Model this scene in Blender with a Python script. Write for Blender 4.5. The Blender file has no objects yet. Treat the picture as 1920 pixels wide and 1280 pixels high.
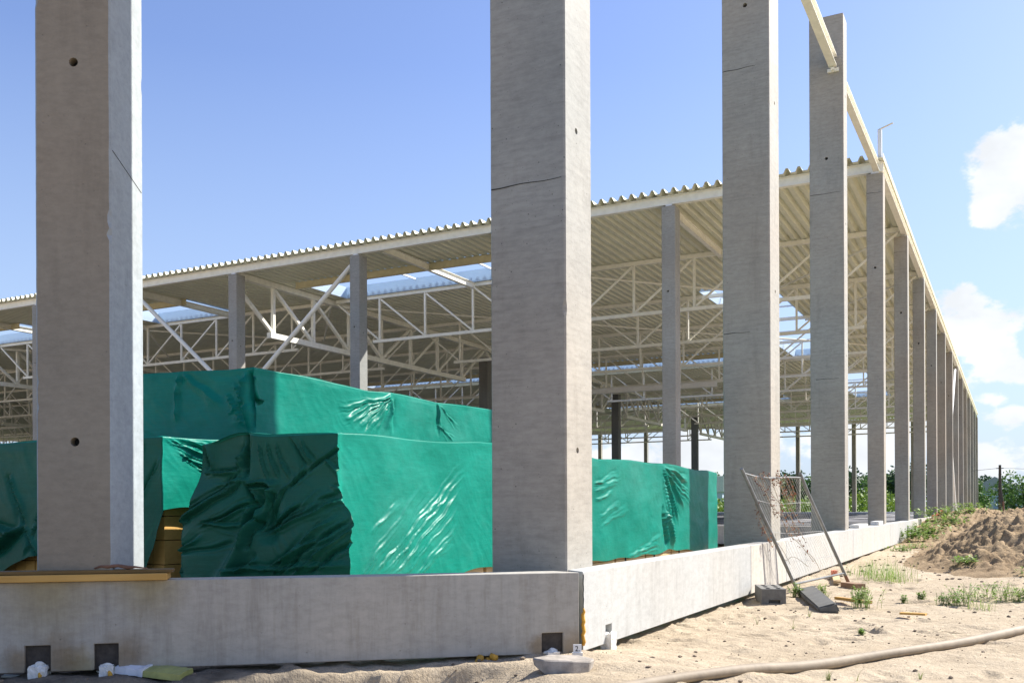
import bpy, bmesh, math, random
import numpy as np
from mathutils import Vector, Matrix
R = math.radians
random.seed(7)
scene = bpy.context.scene
COL = scene.collection

# ------------------------------------------------------------------ camera
CAM = Vector((2.6653, -6.0573, 0.4696)); YAW = 0.4835
cd = bpy.data.cameras.new('camera'); cam = bpy.data.objects.new('camera', cd); COL.objects.link(cam)
cam.location = CAM
cam.rotation_euler = (Matrix.Rotation(YAW, 4, 'Z') @ Matrix.Rotation(R(90), 4, 'X') @ Matrix.Rotation(-0.0043, 4, 'Z')).to_euler()
cd.sensor_width = 36; cd.lens = 1782.72 / 1920 * 36; cd.shift_y = 309.76 / 1920
cd.clip_start = 0.05; cd.clip_end = 3000
scene.camera = cam

# ------------------------------------------------------------------ light
SUN_AZ = 51.3     # degrees from +x towards +y
SUN_EL = 42.0
scene.view_settings.view_transform = 'Standard'; scene.view_settings.look = 'None'
scene.view_settings.gamma = 1.0; scene.view_settings.exposure = 1.04
world = bpy.data.worlds.new('World'); scene.world = world; world.use_nodes = True
sl = bpy.data.lights.new('sun', 'SUN'); sl.energy = 5.0; sl.angle = R(0.5); sl.color = (1.0, 0.95, 0.87)
sun = bpy.data.objects.new('sun', sl); COL.objects.link(sun)
sdir = Vector((math.cos(R(SUN_AZ)) * math.cos(R(SUN_EL)), math.sin(R(SUN_AZ)) * math.cos(R(SUN_EL)), math.sin(R(SUN_EL))))
sun.rotation_euler = sdir.to_track_quat('Z', 'Y').to_euler()

def sky_world():
    nt = world.node_tree; N = nt.nodes; Lk = nt.links; N.clear()
    out = N.new('ShaderNodeOutputWorld'); bg = N.new('ShaderNodeBackground'); bg.inputs[1].default_value = 0.075
    sky = N.new('ShaderNodeTexSky'); sky.sky_type = 'NISHITA'; sky.sun_disc = False
    sky.sun_elevation = R(SUN_EL); sky.sun_rotation = R(90 - SUN_AZ); sky.air_density = 1.0; sky.dust_density = 0.8; sky.ozone_density = 2.5
    tc = N.new('ShaderNodeTexCoord')
    no = N.new('ShaderNodeTexNoise'); no.inputs['Scale'].default_value = 17.0; no.inputs['Detail'].default_value = 12; no.inputs['Roughness'].default_value = 0.6
    mp = N.new('ShaderNodeMapping'); mp.inputs['Scale'].default_value = (1, 1, 1.6)
    Lk.new(tc.outputs['Generated'], mp.inputs[0]); Lk.new(mp.outputs[0], no.inputs['Vector'])
    # cloud banks: direction, angular radius (deg), vertical squash
    banks = [((.012, .953, .298), 2.5, 1), ((-.004, .958, .283), 1.5, 1), ((-.020, .962, .268), 1.0, 1), ((-.045, .981, .192), 1.35, .8), ((-.037, .982, .188), 1.2, .7), ((-.047, .986, .163), 1.3, 1), ((-.024, .989, .152), 2.0, 1), ((-.014, .989, .140), 2.0, .8),
             ((.010, .991, .122), 1.5, .6), ((-.012, .995, .098), 1.0, .5), ((0.004, .996, .083), 1.7, .45), ((.06, .99, .15), 4, 1), ((-.018, .998, .045), 2.5, .4), ((-.275, .96, .045), 5, .5), ((-.36, .93, .04), 4, .5), ((-.12, .99, .05), 5, .5),
             ((.35, .90, .25), 10, 1), ((-.9, .2, .35), 8, 1), ((.6, -.7, .4), 10, 1), ((-.6, .78, .03), 9, .4)]
    acc = None
    for d, rad, sq in banks:
        v = Vector(d).normalized()
        sub = N.new('ShaderNodeVectorMath'); sub.operation = 'SUBTRACT'; sub.inputs[1].default_value = v; Lk.new(tc.outputs['Generated'], sub.inputs[0])
        scl = N.new('ShaderNodeVectorMath'); scl.operation = 'MULTIPLY'; scl.inputs[1].default_value = (1, 1, 1 / sq); Lk.new(sub.outputs[0], scl.inputs[0])
        ln = N.new('ShaderNodeVectorMath'); ln.operation = 'LENGTH'; Lk.new(scl.outputs[0], ln.inputs[0])
        mr = N.new('ShaderNodeMapRange'); mr.inputs[1].default_value = 0.0; mr.inputs[2].default_value = R(rad) * 1.5; mr.inputs[3].default_value = 1.0; mr.inputs[4].default_value = 0.0
        Lk.new(ln.outputs['Value'], mr.inputs[0])
        if acc is None: acc = mr.outputs[0]
        else:
            mx = N.new('ShaderNodeMath'); mx.operation = 'MAXIMUM'; Lk.new(acc, mx.inputs[0]); Lk.new(mr.outputs[0], mx.inputs[1]); acc = mx.outputs[0]
    # edge = bank weight + noise
    sm = N.new('ShaderNodeMath'); sm.operation = 'MULTIPLY_ADD'; sm.inputs[1].default_value = 2.3; Lk.new(no.outputs['Fac'], sm.inputs[0]); sm.inputs[2].default_value = -1.15
    ad = N.new('ShaderNodeMath'); ad.operation = 'ADD'; Lk.new(acc, ad.inputs[0]); Lk.new(sm.outputs[0], ad.inputs[1])
    cm = N.new('ShaderNodeMapRange'); cm.interpolation_type = 'SMOOTHSTEP'; cm.inputs[1].default_value = 0.32; cm.inputs[2].default_value = 0.60; Lk.new(ad.outputs[0], cm.inputs[0])
    gt = N.new('ShaderNodeMapRange'); gt.inputs[1].default_value = 0.02; gt.inputs[2].default_value = 0.30; Lk.new(acc, gt.inputs[0]); gm = N.new('ShaderNodeMath'); gm.operation = 'MULTIPLY'; Lk.new(cm.outputs[0], gm.inputs[0]); Lk.new(gt.outputs[0], gm.inputs[1]); cm = gm
    no2 = N.new('ShaderNodeTexNoise'); no2.inputs['Scale'].default_value = 14; no2.inputs['Detail'].default_value = 5; Lk.new(mp.outputs[0], no2.inputs['Vector'])
    cr = N.new('ShaderNodeMapRange'); cr.inputs[1].default_value = .35; cr.inputs[2].default_value = .65; cr.inputs[3].default_value = 6.0; cr.inputs[4].default_value = 7.4; Lk.new(no2.outputs['Fac'], cr.inputs[0])
    ccol = N.new('ShaderNodeVectorMath'); ccol.operation = 'SCALE'; ccol.inputs[0].default_value = (0.96, 1.0, 1.05); Lk.new(cr.outputs[0], ccol.inputs['Scale'])
    # thin white veil that thickens towards the horizon
    sep = N.new('ShaderNodeSeparateXYZ'); Lk.new(tc.outputs['Generated'], sep.inputs[0])
    hz = N.new('ShaderNodeMapRange'); hz.inputs[1].default_value = 0.0; hz.inputs[2].default_value = 0.42; hz.inputs[3].default_value = 0.85; hz.inputs[4].default_value = 0.0; Lk.new(sep.outputs[2], hz.inputs[0])
    gain = N.new('ShaderNodeMix'); gain.data_type = 'RGBA'; gain.blend_type = 'MULTIPLY'; gain.inputs[0].default_value = 1.0
    Lk.new(sky.outputs[0], gain.inputs[6]); gain.inputs[7].default_value = (1.26, 1.22, 1.42, 1)
    m1 = N.new('ShaderNodeMix'); m1.data_type = 'RGBA'; m1.inputs[7].default_value = (3.5, 4.5, 5.8, 1); Lk.new(hz.outputs[0], m1.inputs[0]); Lk.new(gain.outputs[2], m1.inputs[6])
    m2 = N.new('ShaderNodeMix'); m2.data_type = 'RGBA'; Lk.new(cm.outputs[0], m2.inputs[0]); Lk.new(m1.outputs[2], m2.inputs[6]); Lk.new(ccol.outputs[0], m2.inputs[7])
    Lk.new(m2.outputs[2], bg.inputs[0]); Lk.new(bg.outputs[0], out.inputs[0])
sky_world()

# ------------------------------------------------------------------ noise on arrays
def vnoise(x, y, seed=0):
    xi = np.floor(x).astype(np.int64); yi = np.floor(y).astype(np.int64); fx = x - xi; fy = y - yi
    fx = fx * fx * (3 - 2 * fx); fy = fy * fy * (3 - 2 * fy)
    def h(a, b):
        n = (a * 374761393 + b * 668265263 + seed * 1442695041) & 0x7fffffff
        n = ((n ^ (n >> 13)) * 1274126177) & 0x7fffffff
        return ((n ^ (n >> 16)) & 0xffff) / 65535.0
    return (h(xi, yi) * (1 - fx) + h(xi + 1, yi) * fx) * (1 - fy) + (h(xi, yi + 1) * (1 - fx) + h(xi + 1, yi + 1) * fx) * fy
def fbm(x, y, o=4, seed=0, g=0.5):
    a = 1.0; s = 0; t = 0
    for i in range(o):
        s = s + a * (vnoise(x * 2 ** i + 13.7 * i, y * 2 ** i - 7.3 * i, seed + i) - .5); t += a; a *= g
    return s / t * 2
def ridged(x, y, o=3, seed=0):
    a = 1.0; s = 0; t = 0
    for i in range(o):
        s = s + a * (1 - np.abs(2 * vnoise(x * 2 ** i + 5.1 * i, y * 2 ** i + 9.2 * i, seed + i) - 1)); t += a; a *= .5
    return s / t

# ------------------------------------------------------------------ materials
def newmat(name):
    m = bpy.data.materials.new(name); m.use_nodes = True; nt = m.node_tree
    return m, nt, nt.nodes, nt.links, nt.nodes['Principled BSDF']
def noise_node(N, Lk, src, scale, detail=5, rough=.55, mapscale=None):
    if mapscale:
        mp = N.new('ShaderNodeMapping'); mp.inputs['Scale'].default_value = mapscale; Lk.new(src, mp.inputs[0]); src = mp.outputs[0]
    n = N.new('ShaderNodeTexNoise'); n.inputs['Scale'].default_value = scale; n.inputs['Detail'].default_value = detail; n.inputs['Roughness'].default_value = rough
    Lk.new(src, n.inputs['Vector']); return n.outputs['Fac']
def ramp(N, Lk, src, stops):
    r = N.new('ShaderNodeValToRGB'); e = r.color_ramp.elements
    while len(e) < len(stops): e.new(0.5)
    for k, (p, c) in enumerate(stops): e[k].position = p; e[k].color = (c[0], c[1], c[2], 1)
    Lk.new(src, r.inputs[0]); return r.outputs[0]
def mixc(N, Lk, fac, a, b, mode='MIX'):
    m = N.new('ShaderNodeMix'); m.data_type = 'RGBA'; m.blend_type = mode
    for i, v in ((0, fac), (6, a), (7, b)):
        if isinstance(v, (int, float)): m.inputs[i].default_value = v
        elif isinstance(v, tuple): m.inputs[i].default_value = (*v, 1)
        else: Lk.new(v, m.inputs[i])
    return m.outputs[2]
def bump(N, Lk, bsdf, h, strength, dist=.01):
    b = N.new('ShaderNodeBump'); b.inputs['Strength'].default_value = strength; b.inputs['Distance'].default_value = dist; Lk.new(h, b.inputs['Height']); Lk.new(b.outputs[0], bsdf.inputs['Normal'])
def objvec(N, Lk, offset=True):
    tc = N.new('ShaderNodeTexCoord'); 
    if not offset: return tc.outputs['Object']
    oi = N.new('ShaderNodeObjectInfo'); m = N.new('ShaderNodeMath'); m.operation = 'MULTIPLY'; m.inputs[1].default_value = 37; Lk.new(oi.outputs['Random'], m.inputs[0])
    a = N.new('ShaderNodeVectorMath'); a.operation = 'ADD'; Lk.new(tc.outputs['Object'], a.inputs[0]); Lk.new(m.outputs[0], a.inputs[1]); return a.outputs[0]

def concrete(name, base=(.395, .372, .33), streak=(1.6, 1.6, 15), dark=.80, tint=(0.93, .99, 1.02), rough=.75, stain=None, sfac=.3, pits=1.0, dash=.45):
    m, nt, N, Lk, P = newmat(name); v = objvec(N, Lk)
    big = noise_node(N, Lk, v, .9, 4); c = ramp(N, Lk, big, [(.3, tuple(b * dark for b in base)), (.7, base)])
    st = noise_node(N, Lk, v, 2.2, 9, .75, streak); c = mixc(N, Lk, dash, c, ramp(N, Lk, st, [(.34, (.66, .66, .66)), (.5, (.97, .97, .97)), (.70, (1.16, 1.15, 1.13))]), 'MULTIPLY')
    md = noise_node(N, Lk, v, 11, 6, .7, (1, 1, 2.2)); c = mixc(N, Lk, .5, c, ramp(N, Lk, md, [(.33, (.74, .74, .73)), (.6, (1.08, 1.08, 1.08))]), 'MULTIPLY')
    tn = noise_node(N, Lk, v, .35, 2); c = mixc(N, Lk, 1.0, c, ramp(N, Lk, tn, [(.35, tint), (.65, (1.04, 1.0, .94))]), 'MULTIPLY')
    hs = []
    for sc, r0, r1 in ((15, .05, .085), (34, .06, .11)):
        pin = N.new('ShaderNodeTexVoronoi'); pin.inputs['Scale'].default_value = sc; Lk.new(v, pin.inputs['Vector'])
        pr = ramp(N, Lk, pin.outputs['Distance'], [(r0, (.25, .25, .24)), (r1, (1, 1, 1))])
        gate = ramp(N, Lk, noise_node(N, Lk, v, sc * .4, 2), [(.50, (0, 0, 0)), (.56, (1, 1, 1))])
        g2 = mixc(N, Lk, gate, (1., 1., 1.), pr); c = mixc(N, Lk, pits, c, g2, 'MULTIPLY'); hs.append(g2)
    oi = N.new('ShaderNodeObjectInfo'); rr = ramp(N, Lk, oi.outputs['Random'], [(0, (.82, .86, .90)), (.5, (1, 1, 1)), (1, (1.02, .98, .92))]); c = mixc(N, Lk, 1.0, c, rr, 'MULTIPLY')
    # darker damp blotches that run down from the top edge of a casting
    bl = noise_node(N, Lk, v, 1.6, 5, .7, (2.5, 2.5, .5)); c = mixc(N, Lk, .5, c, ramp(N, Lk, bl, [(.30, (.72, .71, .69)), (.46, (1, 1, 1))]), 'MULTIPLY')
    if stain:
        s_ = noise_node(N, Lk, v, 1.3, 5, .7, stain); c = mixc(N, Lk, sfac, c, ramp(N, Lk, s_, [(.36, (.66, .62, .55)), (.48, (1, 1, 1))]), 'MULTIPLY')
    Lk.new(c, P.inputs['Base Color']); P.inputs['Roughness'].default_value = rough
    fine = noise_node(N, Lk, v, 45, 6, .65); b1 = N.new('ShaderNodeBump'); b1.inputs['Strength'].default_value = .3; b1.inputs['Distance'].default_value = .005; Lk.new(fine, b1.inputs['Height'])
    b2 = N.new('ShaderNodeBump'); b2.inputs['Strength'].default_value = .5; b2.inputs['Distance'].default_value = .006; Lk.new(hs[0], b2.inputs['Height']); Lk.new(b1.outputs[0], b2.inputs['Normal']); Lk.new(b2.outputs[0], P.inputs['Normal'])
    return m
M = {}
M['conc'] = concrete('concrete')
M['conc_plinth'] = concrete('plinth_concrete', (.50, .46, .40), (9, 9, .9), .84, (.97, 1, 1.0), stain=(7, 7, .7), pits=.35, dash=.35)
def notch_stains(m, pts):
    nt = m.node_tree; N = nt.nodes; Lk = nt.links; P = N['Principled BSDF']; src = P.inputs['Base Color'].links[0].from_socket
    g = N.new('ShaderNodeNewGeometry'); v = g.outputs['Position']; n = noise_node(N, Lk, v, 14, 6, .7)
    for p, r, col in pts:
        d = N.new('ShaderNodeVectorMath'); d.operation = 'DISTANCE'; d.inputs[1].default_value = p; Lk.new(v, d.inputs[0])
        a = N.new('ShaderNodeMath'); a.operation = 'MULTIPLY_ADD'; a.inputs[1].default_value = -.12; Lk.new(n, a.inputs[0]); Lk.new(d.outputs['Value'], a.inputs[2])
        k = N.new('ShaderNodeMapRange'); k.inputs[1].default_value = r * .1 - .03; k.inputs[2].default_value = r - .03; k.inputs[3].default_value = .75; k.inputs[4].default_value = 0; Lk.new(a.outputs[0], k.inputs[0])
        src = mixc(N, Lk, k.outputs[0], src, mixc(N, Lk, 1.0, src, col, 'MULTIPLY'))
    Lk.new(src, P.inputs['Base Color'])
def wp(s, z): return (.03 - .775 * s, -.05 - .632 * s, z)
br = (.55, .42, .26); yl = (.80, .70, .42)
notch_stains(M['conc_plinth'], [(wp(3.33, -.46), .16, br), (wp(3.56, -.47), .09, br), (wp(2.95, -.46), .17, br), (wp(3.2, -.52), .14, yl), (wp(.05, -.50), .15, br), (wp(.28, -.49), .07, br), (wp(3.4, -.02), .35, yl), (wp(2.8, -.01), .25, yl)])
M['conc_white'] = concrete('pale_plinth_concrete', (.53, .51, .475), (9, 9, .9), .92, (.98, 1, 1.0), stain=(7, 7, .7), pits=.25, dash=.18, sfac=.2)  # paler plinth concrete with weaker streaks and pits
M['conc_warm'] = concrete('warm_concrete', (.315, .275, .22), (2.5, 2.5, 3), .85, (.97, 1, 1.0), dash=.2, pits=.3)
M['conc_skyside'] = concrete('sky_tinted_concrete', (.33, .37, .40), (2.5, 2.5, 3), .85, (.95, 1, 1.04), dash=.35, pits=.6)  # bluish sky light on the left column's side put into the colour
M['conc_dark'] = concrete('dark_concrete', (.20, .20, .19))
def simple(name, col, rough=.6, metal=0, var=.15, scale=6, bmp=0.0, spec=.5):
    m, nt, N, Lk, P = newmat(name); v = objvec(N, Lk); n = noise_node(N, Lk, v, scale, 5)
    c = ramp(N, Lk, n, [(.3, tuple(x * (1 - var) for x in col)), (.7, tuple(min(1, x * (1 + var * .5)) for x in col))])
    Lk.new(c, P.inputs['Base Color']); P.inputs['Roughness'].default_value = rough; P.inputs['Metallic'].default_value = metal
    P.inputs['Specular IOR Level'].default_value = spec
    if bmp: bump(N, Lk, P, noise_node(N, Lk, v, scale * 8, 4), bmp, .003)
    return m
M['steel'] = simple('cream_painted_steel', (.86, .84, .74), .45, 0, .10)
M['steel_olive'] = simple('cream_primer_steel', (.62, .57, .38), .5, 0, .12)
M['deck'] = simple('cream_roof_sheet', (.72, .72, .57), .6, 0, .10, 1.2)
def curb_mat():
    m, nt, N, Lk, P = newmat('pale_curb_sheet'); P.inputs['Base Color'].default_value = (.56, .67, .78, 1); P.inputs['Roughness'].default_value = .35
    t = N.new('ShaderNodeBsdfTranslucent'); t.inputs[0].default_value = (.60, .72, .86, 1); mx = N.new('ShaderNodeMixShader'); mx.inputs[0].default_value = .35
    Lk.new(P.outputs[0], mx.inputs[1]); Lk.new(t.outputs[0], mx.inputs[2]); Lk.new(mx.outputs[0], N['Material Output'].inputs[0]); return m
M['curb'] = curb_mat()
M['white_paint'] = simple('white_paint', (.82, .82, .80), .4, 0, .05)
M['galv'] = simple('galvanised_tube', (.20, .205, .20), .5, .2, .3, 12)
M['rust'] = simple('rusty_steel', (.20, .10, .06), .8, 0, .35, 14, .3)
M['black'] = simple('dark_hollow', (.03, .03, .028), .9)
M['foamw'] = simple('white_foam', (.78, .76, .70), .8, 0, .12, 18, .5)
M['foamy'] = simple('orange_foam', (.62, .33, .04), .75, 0, .35, 20, .6)
M['hose'] = simple('dusty_hose', (.28, .225, .155), .7, 0, .25, 9, .3)
M['red'] = simple('red_paint', (.55, .05, .05), .5)
M['stem'] = simple('dry_stem', (.30, .25, .18), .9)
M['bark'] = simple('bark', (.10, .075, .05), .9, 0, .3, 8)
M['pole'] = simple('weathered_pole', (.07, .06, .055), .9)
M['roofgrey'] = simple('house_roof', (.33, .35, .37), .8)
M['housewall'] = simple('house_wall', (.42, .50, .60), .8)
M['wire'] = simple('thin_wire', (.50, .50, .48), .5, .2)
M['cable'] = simple('cable', (.12, .12, .12), .7)
M['ink'] = simple('black_ink', (.02, .02, .02), .6)
M['pouch'] = simple('yellow_green_film', (.36, .37, .12), .35, 0, .3, 9)
M['pouchw'] = simple('white_film', (.70, .72, .76), .35, 0, .1, 9)
def wood(name, a, b, scale=(1, 14, 14)):
    m, nt, N, Lk, P = newmat(name); v = objvec(N, Lk); n = noise_node(N, Lk, v, 2.2, 6, .6, scale); n2 = noise_node(N, Lk, v, 1.1, 3)
    c = mixc(N, Lk, .6, ramp(N, Lk, n, [(.3, a), (.7, b)]), ramp(N, Lk, n2, [(.3, tuple(x * .6 for x in a)), (.7, b)])); Lk.new(c, P.inputs['Base Color']); P.inputs['Roughness'].default_value = .7
    bump(N, Lk, P, n, .2, .003); return m
M['wood'] = wood('yellow_timber', (.52, .27, .05), (.70, .42, .12))
M['wood_pale'] = wood('pale_timber', (.50, .34, .16), (.66, .48, .25))
M['wood_dark'] = wood('dark_timber', (.13, .075, .02), (.22, .13, .035))
def leafmat(name, a, b, c3, trans=.25):
    m, nt, N, Lk, P = newmat(name); g = N.new('ShaderNodeNewGeometry'); n = noise_node(N, Lk, g.outputs['Position'], 1.4, 3)
    c = mixc(N, Lk, .5, ramp(N, Lk, g.outputs['Random Per Island'], [(0, a), (.6, b), (1, c3)]), ramp(N, Lk, n, [(.35, a), (.65, c3)]))
    Lk.new(c, P.inputs['Base Color']); P.inputs['Roughness'].default_value = .6
    t = N.new('ShaderNodeBsdfTranslucent'); Lk.new(c, t.inputs[0]); mx = N.new('ShaderNodeMixShader'); mx.inputs[0].default_value = trans
    Lk.new(P.outputs[0], mx.inputs[1]); Lk.new(t.outputs[0], mx.inputs[2]); Lk.new(mx.outputs[0], N['Material Output'].inputs[0]); return m
M['leafdry'] = leafmat('dry_leaf', (.13, .045, .03), (.26, .09, .045), (.42, .22, .10), .2)
M['leaf'] = leafmat('tree_leaves', (.04, .10, .022), (.08, .18, .035), (.14, .26, .05))
M['leaf2'] = leafmat('dark_tree_leaves', (.022, .055, .025), (.035, .085, .035), (.06, .12, .045))
M['shrub'] = leafmat('bright_shrub_leaves', (.08, .16, .02), (.15, .24, .03), (.24, .32, .05))
M['weed'] = leafmat('weed_leaves', (.11, .22, .03), (.20, .34, .06), (.36, .44, .12), .35)
M['grassdry'] = leafmat('dry_grass_blades', (.25, .24, .12), (.33, .33, .15), (.20, .28, .08), .3)

def tarp_mat():
    m, nt, N, Lk, P = newmat('green_tarpaulin'); v = objvec(N, Lk, False)
    n = noise_node(N, Lk, v, 1.3, 5); 
    c = ramp(N, Lk, n, [(.3, (.004, .19, .135)), (.7, (.008, .26, .19))])
    w = noise_node(N, Lk, v, 6, 5, .7, (9, .8, .8)); w2 = noise_node(N, Lk, v, 5, 4, .7, (1, 1, 14))
    c = mixc(N, Lk, .6, c, ramp(N, Lk, w2, [(.3, (.75, .82, .82)), (.7, (1.2, 1.12, 1.12))]), 'MULTIPLY')
    w3 = noise_node(N, Lk, v, 30, 4, .8, (6, 6, .5)); c = mixc(N, Lk, .5, c, ramp(N, Lk, w3, [(.35, (.84, .88, .88)), (.68, (1.22, 1.12, 1.12))]), 'MULTIPLY')
    fd = noise_node(N, Lk, v, .8, 6, .65); c = mixc(N, Lk, ramp(N, Lk, fd, [(.48, (0, 0, 0)), (.75, (.5, .5, .5))]), c, (.07, .30, .24))
    Lk.new(c, P.inputs['Base Color']); P.inputs['Roughness'].default_value = .36; P.inputs['Specular IOR Level'].default_value = .14
    ad = N.new('ShaderNodeMath'); ad.operation = 'ADD'; Lk.new(noise_node(N, Lk, v, 9, 5, .6, (1, 1, 3)), ad.inputs[0])
    wv = noise_node(N, Lk, v, 90, 3, .6); ml = N.new('ShaderNodeMath'); ml.operation = 'MULTIPLY'; ml.inputs[1].default_value = .18; Lk.new(wv, ml.inputs[0]); Lk.new(ml.outputs[0], ad.inputs[1])
    bump(N, Lk, P, ad.outputs[0], .35, .008)
    t = N.new('ShaderNodeBsdfTranslucent'); Lk.new(c, t.inputs[0]); mx = N.new('ShaderNodeMixShader'); mx.inputs[0].default_value = .10
    Lk.new(P.outputs[0], mx.inputs[1]); Lk.new(t.outputs[0], mx.inputs[2]); Lk.new(mx.outputs[0], N['Material Output'].inputs[0]); return m
M['tarp'] = tarp_mat()
def shaded_end():  # darker, greener copy of the tarpaulin; end-face shade put into the colour
    m = M['tarp'].copy(); m.name = 'shaded_green_tarpaulin'
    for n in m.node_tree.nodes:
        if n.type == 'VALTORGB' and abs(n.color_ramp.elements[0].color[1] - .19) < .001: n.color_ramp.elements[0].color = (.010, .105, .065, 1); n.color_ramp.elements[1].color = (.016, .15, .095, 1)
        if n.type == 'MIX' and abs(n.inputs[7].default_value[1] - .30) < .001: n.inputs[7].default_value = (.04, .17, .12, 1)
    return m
M['tarp_shade'] = shaded_end()
def sand_mat(name, a, b, c3, speck=.5, sc=1.0):
    m, nt, N, Lk, P = newmat(name); g = N.new('ShaderNodeNewGeometry'); v = g.outputs['Position']
    n1 = noise_node(N, Lk, v, .9 * sc, 7, .6); n2 = noise_node(N, Lk, v, 7 * sc, 6, .65); n3 = noise_node(N, Lk, v, 38, 5, .7)
    c = mixc(N, Lk, .45, ramp(N, Lk, n1, [(.32, b), (.62, a)]), ramp(N, Lk, n2, [(.3, c3), (.55, a)]))
    vo = N.new('ShaderNodeTexVoronoi'); vo.inputs['Scale'].default_value = 16; Lk.new(v, vo.inputs['Vector'])
    sp = ramp(N, Lk, vo.outputs['Distance'], [(.09, (.25, .22, .18)), (.17, (1, 1, 1))]); sm = ramp(N, Lk, n2, [(.5, (0, 0, 0)), (.6, (1, 1, 1))])
    c = mixc(N, Lk, mixc(N, Lk, speck, (0., 0., 0.), sm), c, mixc(N, Lk, 1.0, c, sp, 'MULTIPLY'))
    c = mixc(N, Lk, .5, c, ramp(N, Lk, n3, [(.3, (.75, .73, .7)), (.7, (1.1, 1.1, 1.1))]), 'MULTIPLY')
    Lk.new(c, P.inputs['Base Color']); P.inputs['Roughness'].default_value = .95; P.inputs['Specular IOR Level'].default_value = .15
    ad = N.new('ShaderNodeMath'); ad.operation = 'ADD'; Lk.new(n2, ad.inputs[0]); Lk.new(n3, ad.inputs[1]); bump(N, Lk, P, ad.outputs[0], .65, .03)
    return m, nt, N, Lk, P, c, v
def ground_mat():
    m, nt, N, Lk, P, c, v = sand_mat('pale_sand', (.48, .40, .29), (.35, .28, .19), (.27, .215, .15), .8)
    # grass and scrub far away from the building
    sp = N.new('ShaderNodeSeparateXYZ'); Lk.new(v, sp.inputs[0])
    ds = N.new('ShaderNodeVectorMath'); ds.operation = 'DOT_PRODUCT'; ds.inputs[1].default_value = (-.775, -.632, 0); Lk.new(v, ds.inputs[0])
    so = N.new('ShaderNodeMath'); so.operation = 'MULTIPLY_ADD'; so.inputs[1].default_value = 1.6; Lk.new(noise_node(N, Lk, v, 1.6, 6, .65), so.inputs[0]); Lk.new(ds.outputs['Value'], so.inputs[2])
    sg = N.new('ShaderNodeMapRange'); sg.inputs[1].default_value = 2.3; sg.inputs[2].default_value = 3.3; Lk.new(so.outputs[0], sg.inputs[0])
    lim = N.new('ShaderNodeMath'); lim.operation = 'LESS_THAN'; lim.inputs[1].default_value = 12; Lk.new(ds.outputs['Value'], lim.inputs[0]); lm = N.new('ShaderNodeMath'); lm.operation = 'MULTIPLY'; Lk.new(sg.outputs[0], lm.inputs[0]); Lk.new(lim.outputs[0], lm.inputs[1])
    c = mixc(N, Lk, lm.outputs[0], c, ramp(N, Lk, noise_node(N, Lk, v, 6, 6, .7), [(.35, (.10, .085, .065)), (.65, (.21, .18, .14))]))
    far = N.new('ShaderNodeMapRange'); far.inputs[1].default_value = 60; far.inputs[2].default_value = 95; Lk.new(sp.outputs[1], far.inputs[0])
    gn = noise_node(N, Lk, v, .25, 5); gc = ramp(N, Lk, gn, [(.3, (.07, .13, .03)), (.7, (.20, .25, .07))])
    Lk.new(mixc(N, Lk, far.outputs[0], c, gc), P.inputs['Base Color']); return m
M['ground'] = ground_mat()
M['heap'] = sand_mat('dug_sand', (.345, .255, .155), (.235, .165, .095), (.14, .095, .055), .35)[0]
def film_mat():
    m, nt, N, Lk, P = newmat('black_floor_film'); g = N.new('ShaderNodeNewGeometry'); v = g.outputs['Position']
    n = noise_node(N, Lk, v, 1.0, 5, .6, (.12, .9, 1)); n2 = noise_node(N, Lk, v, 2.3, 5, .65, (.5, 2.5, 1))
    c = mixc(N, Lk, ramp(N, Lk, n2, [(.52, (0, 0, 0)), (.66, (1, 1, 1))]), ramp(N, Lk, n, [(.44, (.025, .026, .03)), (.52, (.10, .10, .11)), (.60, (.42, .42, .44))]), (.03, .03, .033))
    Lk.new(c, P.inputs['Base Color']); P.inputs['Roughness'].default_value = .55; bump(N, Lk, P, n2, .6, .08); return m
M['film'] = film_mat()
M['gravel'] = simple('gravel', (.36, .32, .27), .9, 0, .4, 14, .5)

# ------------------------------------------------------------------ mesh helpers
def mk(name, verts, faces, mat, parent=None, smooth=False, loc=None, auto=None):
    me = bpy.data.meshes.new(name)
    me.from_pydata([tuple(v) for v in verts] if not isinstance(verts, np.ndarray) else verts.tolist(), [], faces if not isinstance(faces, np.ndarray) else faces.tolist()); me.update()
    if mat is not None: me.materials.append(mat if not isinstance(mat, str) else M[mat])
    if smooth: me.polygons.foreach_set('use_smooth', [True] * len(me.polygons))
    o = bpy.data.objects.new(name, me); COL.objects.link(o)
    if parent is not None: o.parent = parent
    if loc is not None: o.location = loc
    return o
def tag(o, label, cat, group=None):
    o['label'] = label; o['category'] = cat
    if group: o['group'] = group
    return o
def struct(o): o['kind'] = 'structure'; return o
def stuff(o, label, cat):
    o['kind'] = 'stuff'; return tag(o, label, cat)
def thing(name, label, cat, loc=(0, 0, 0), group=None):
    e = bpy.data.objects.new(name, None); COL.objects.link(e); e.location = loc; e.empty_display_size = .1
    return tag(e, label, cat, group)
def copy_tree(o, parent=None):
    c = o.copy(); COL.objects.link(c)
    if parent is not None: c.parent = parent
    for ch in list(o.children): copy_tree(ch, c)
    return c
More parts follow.
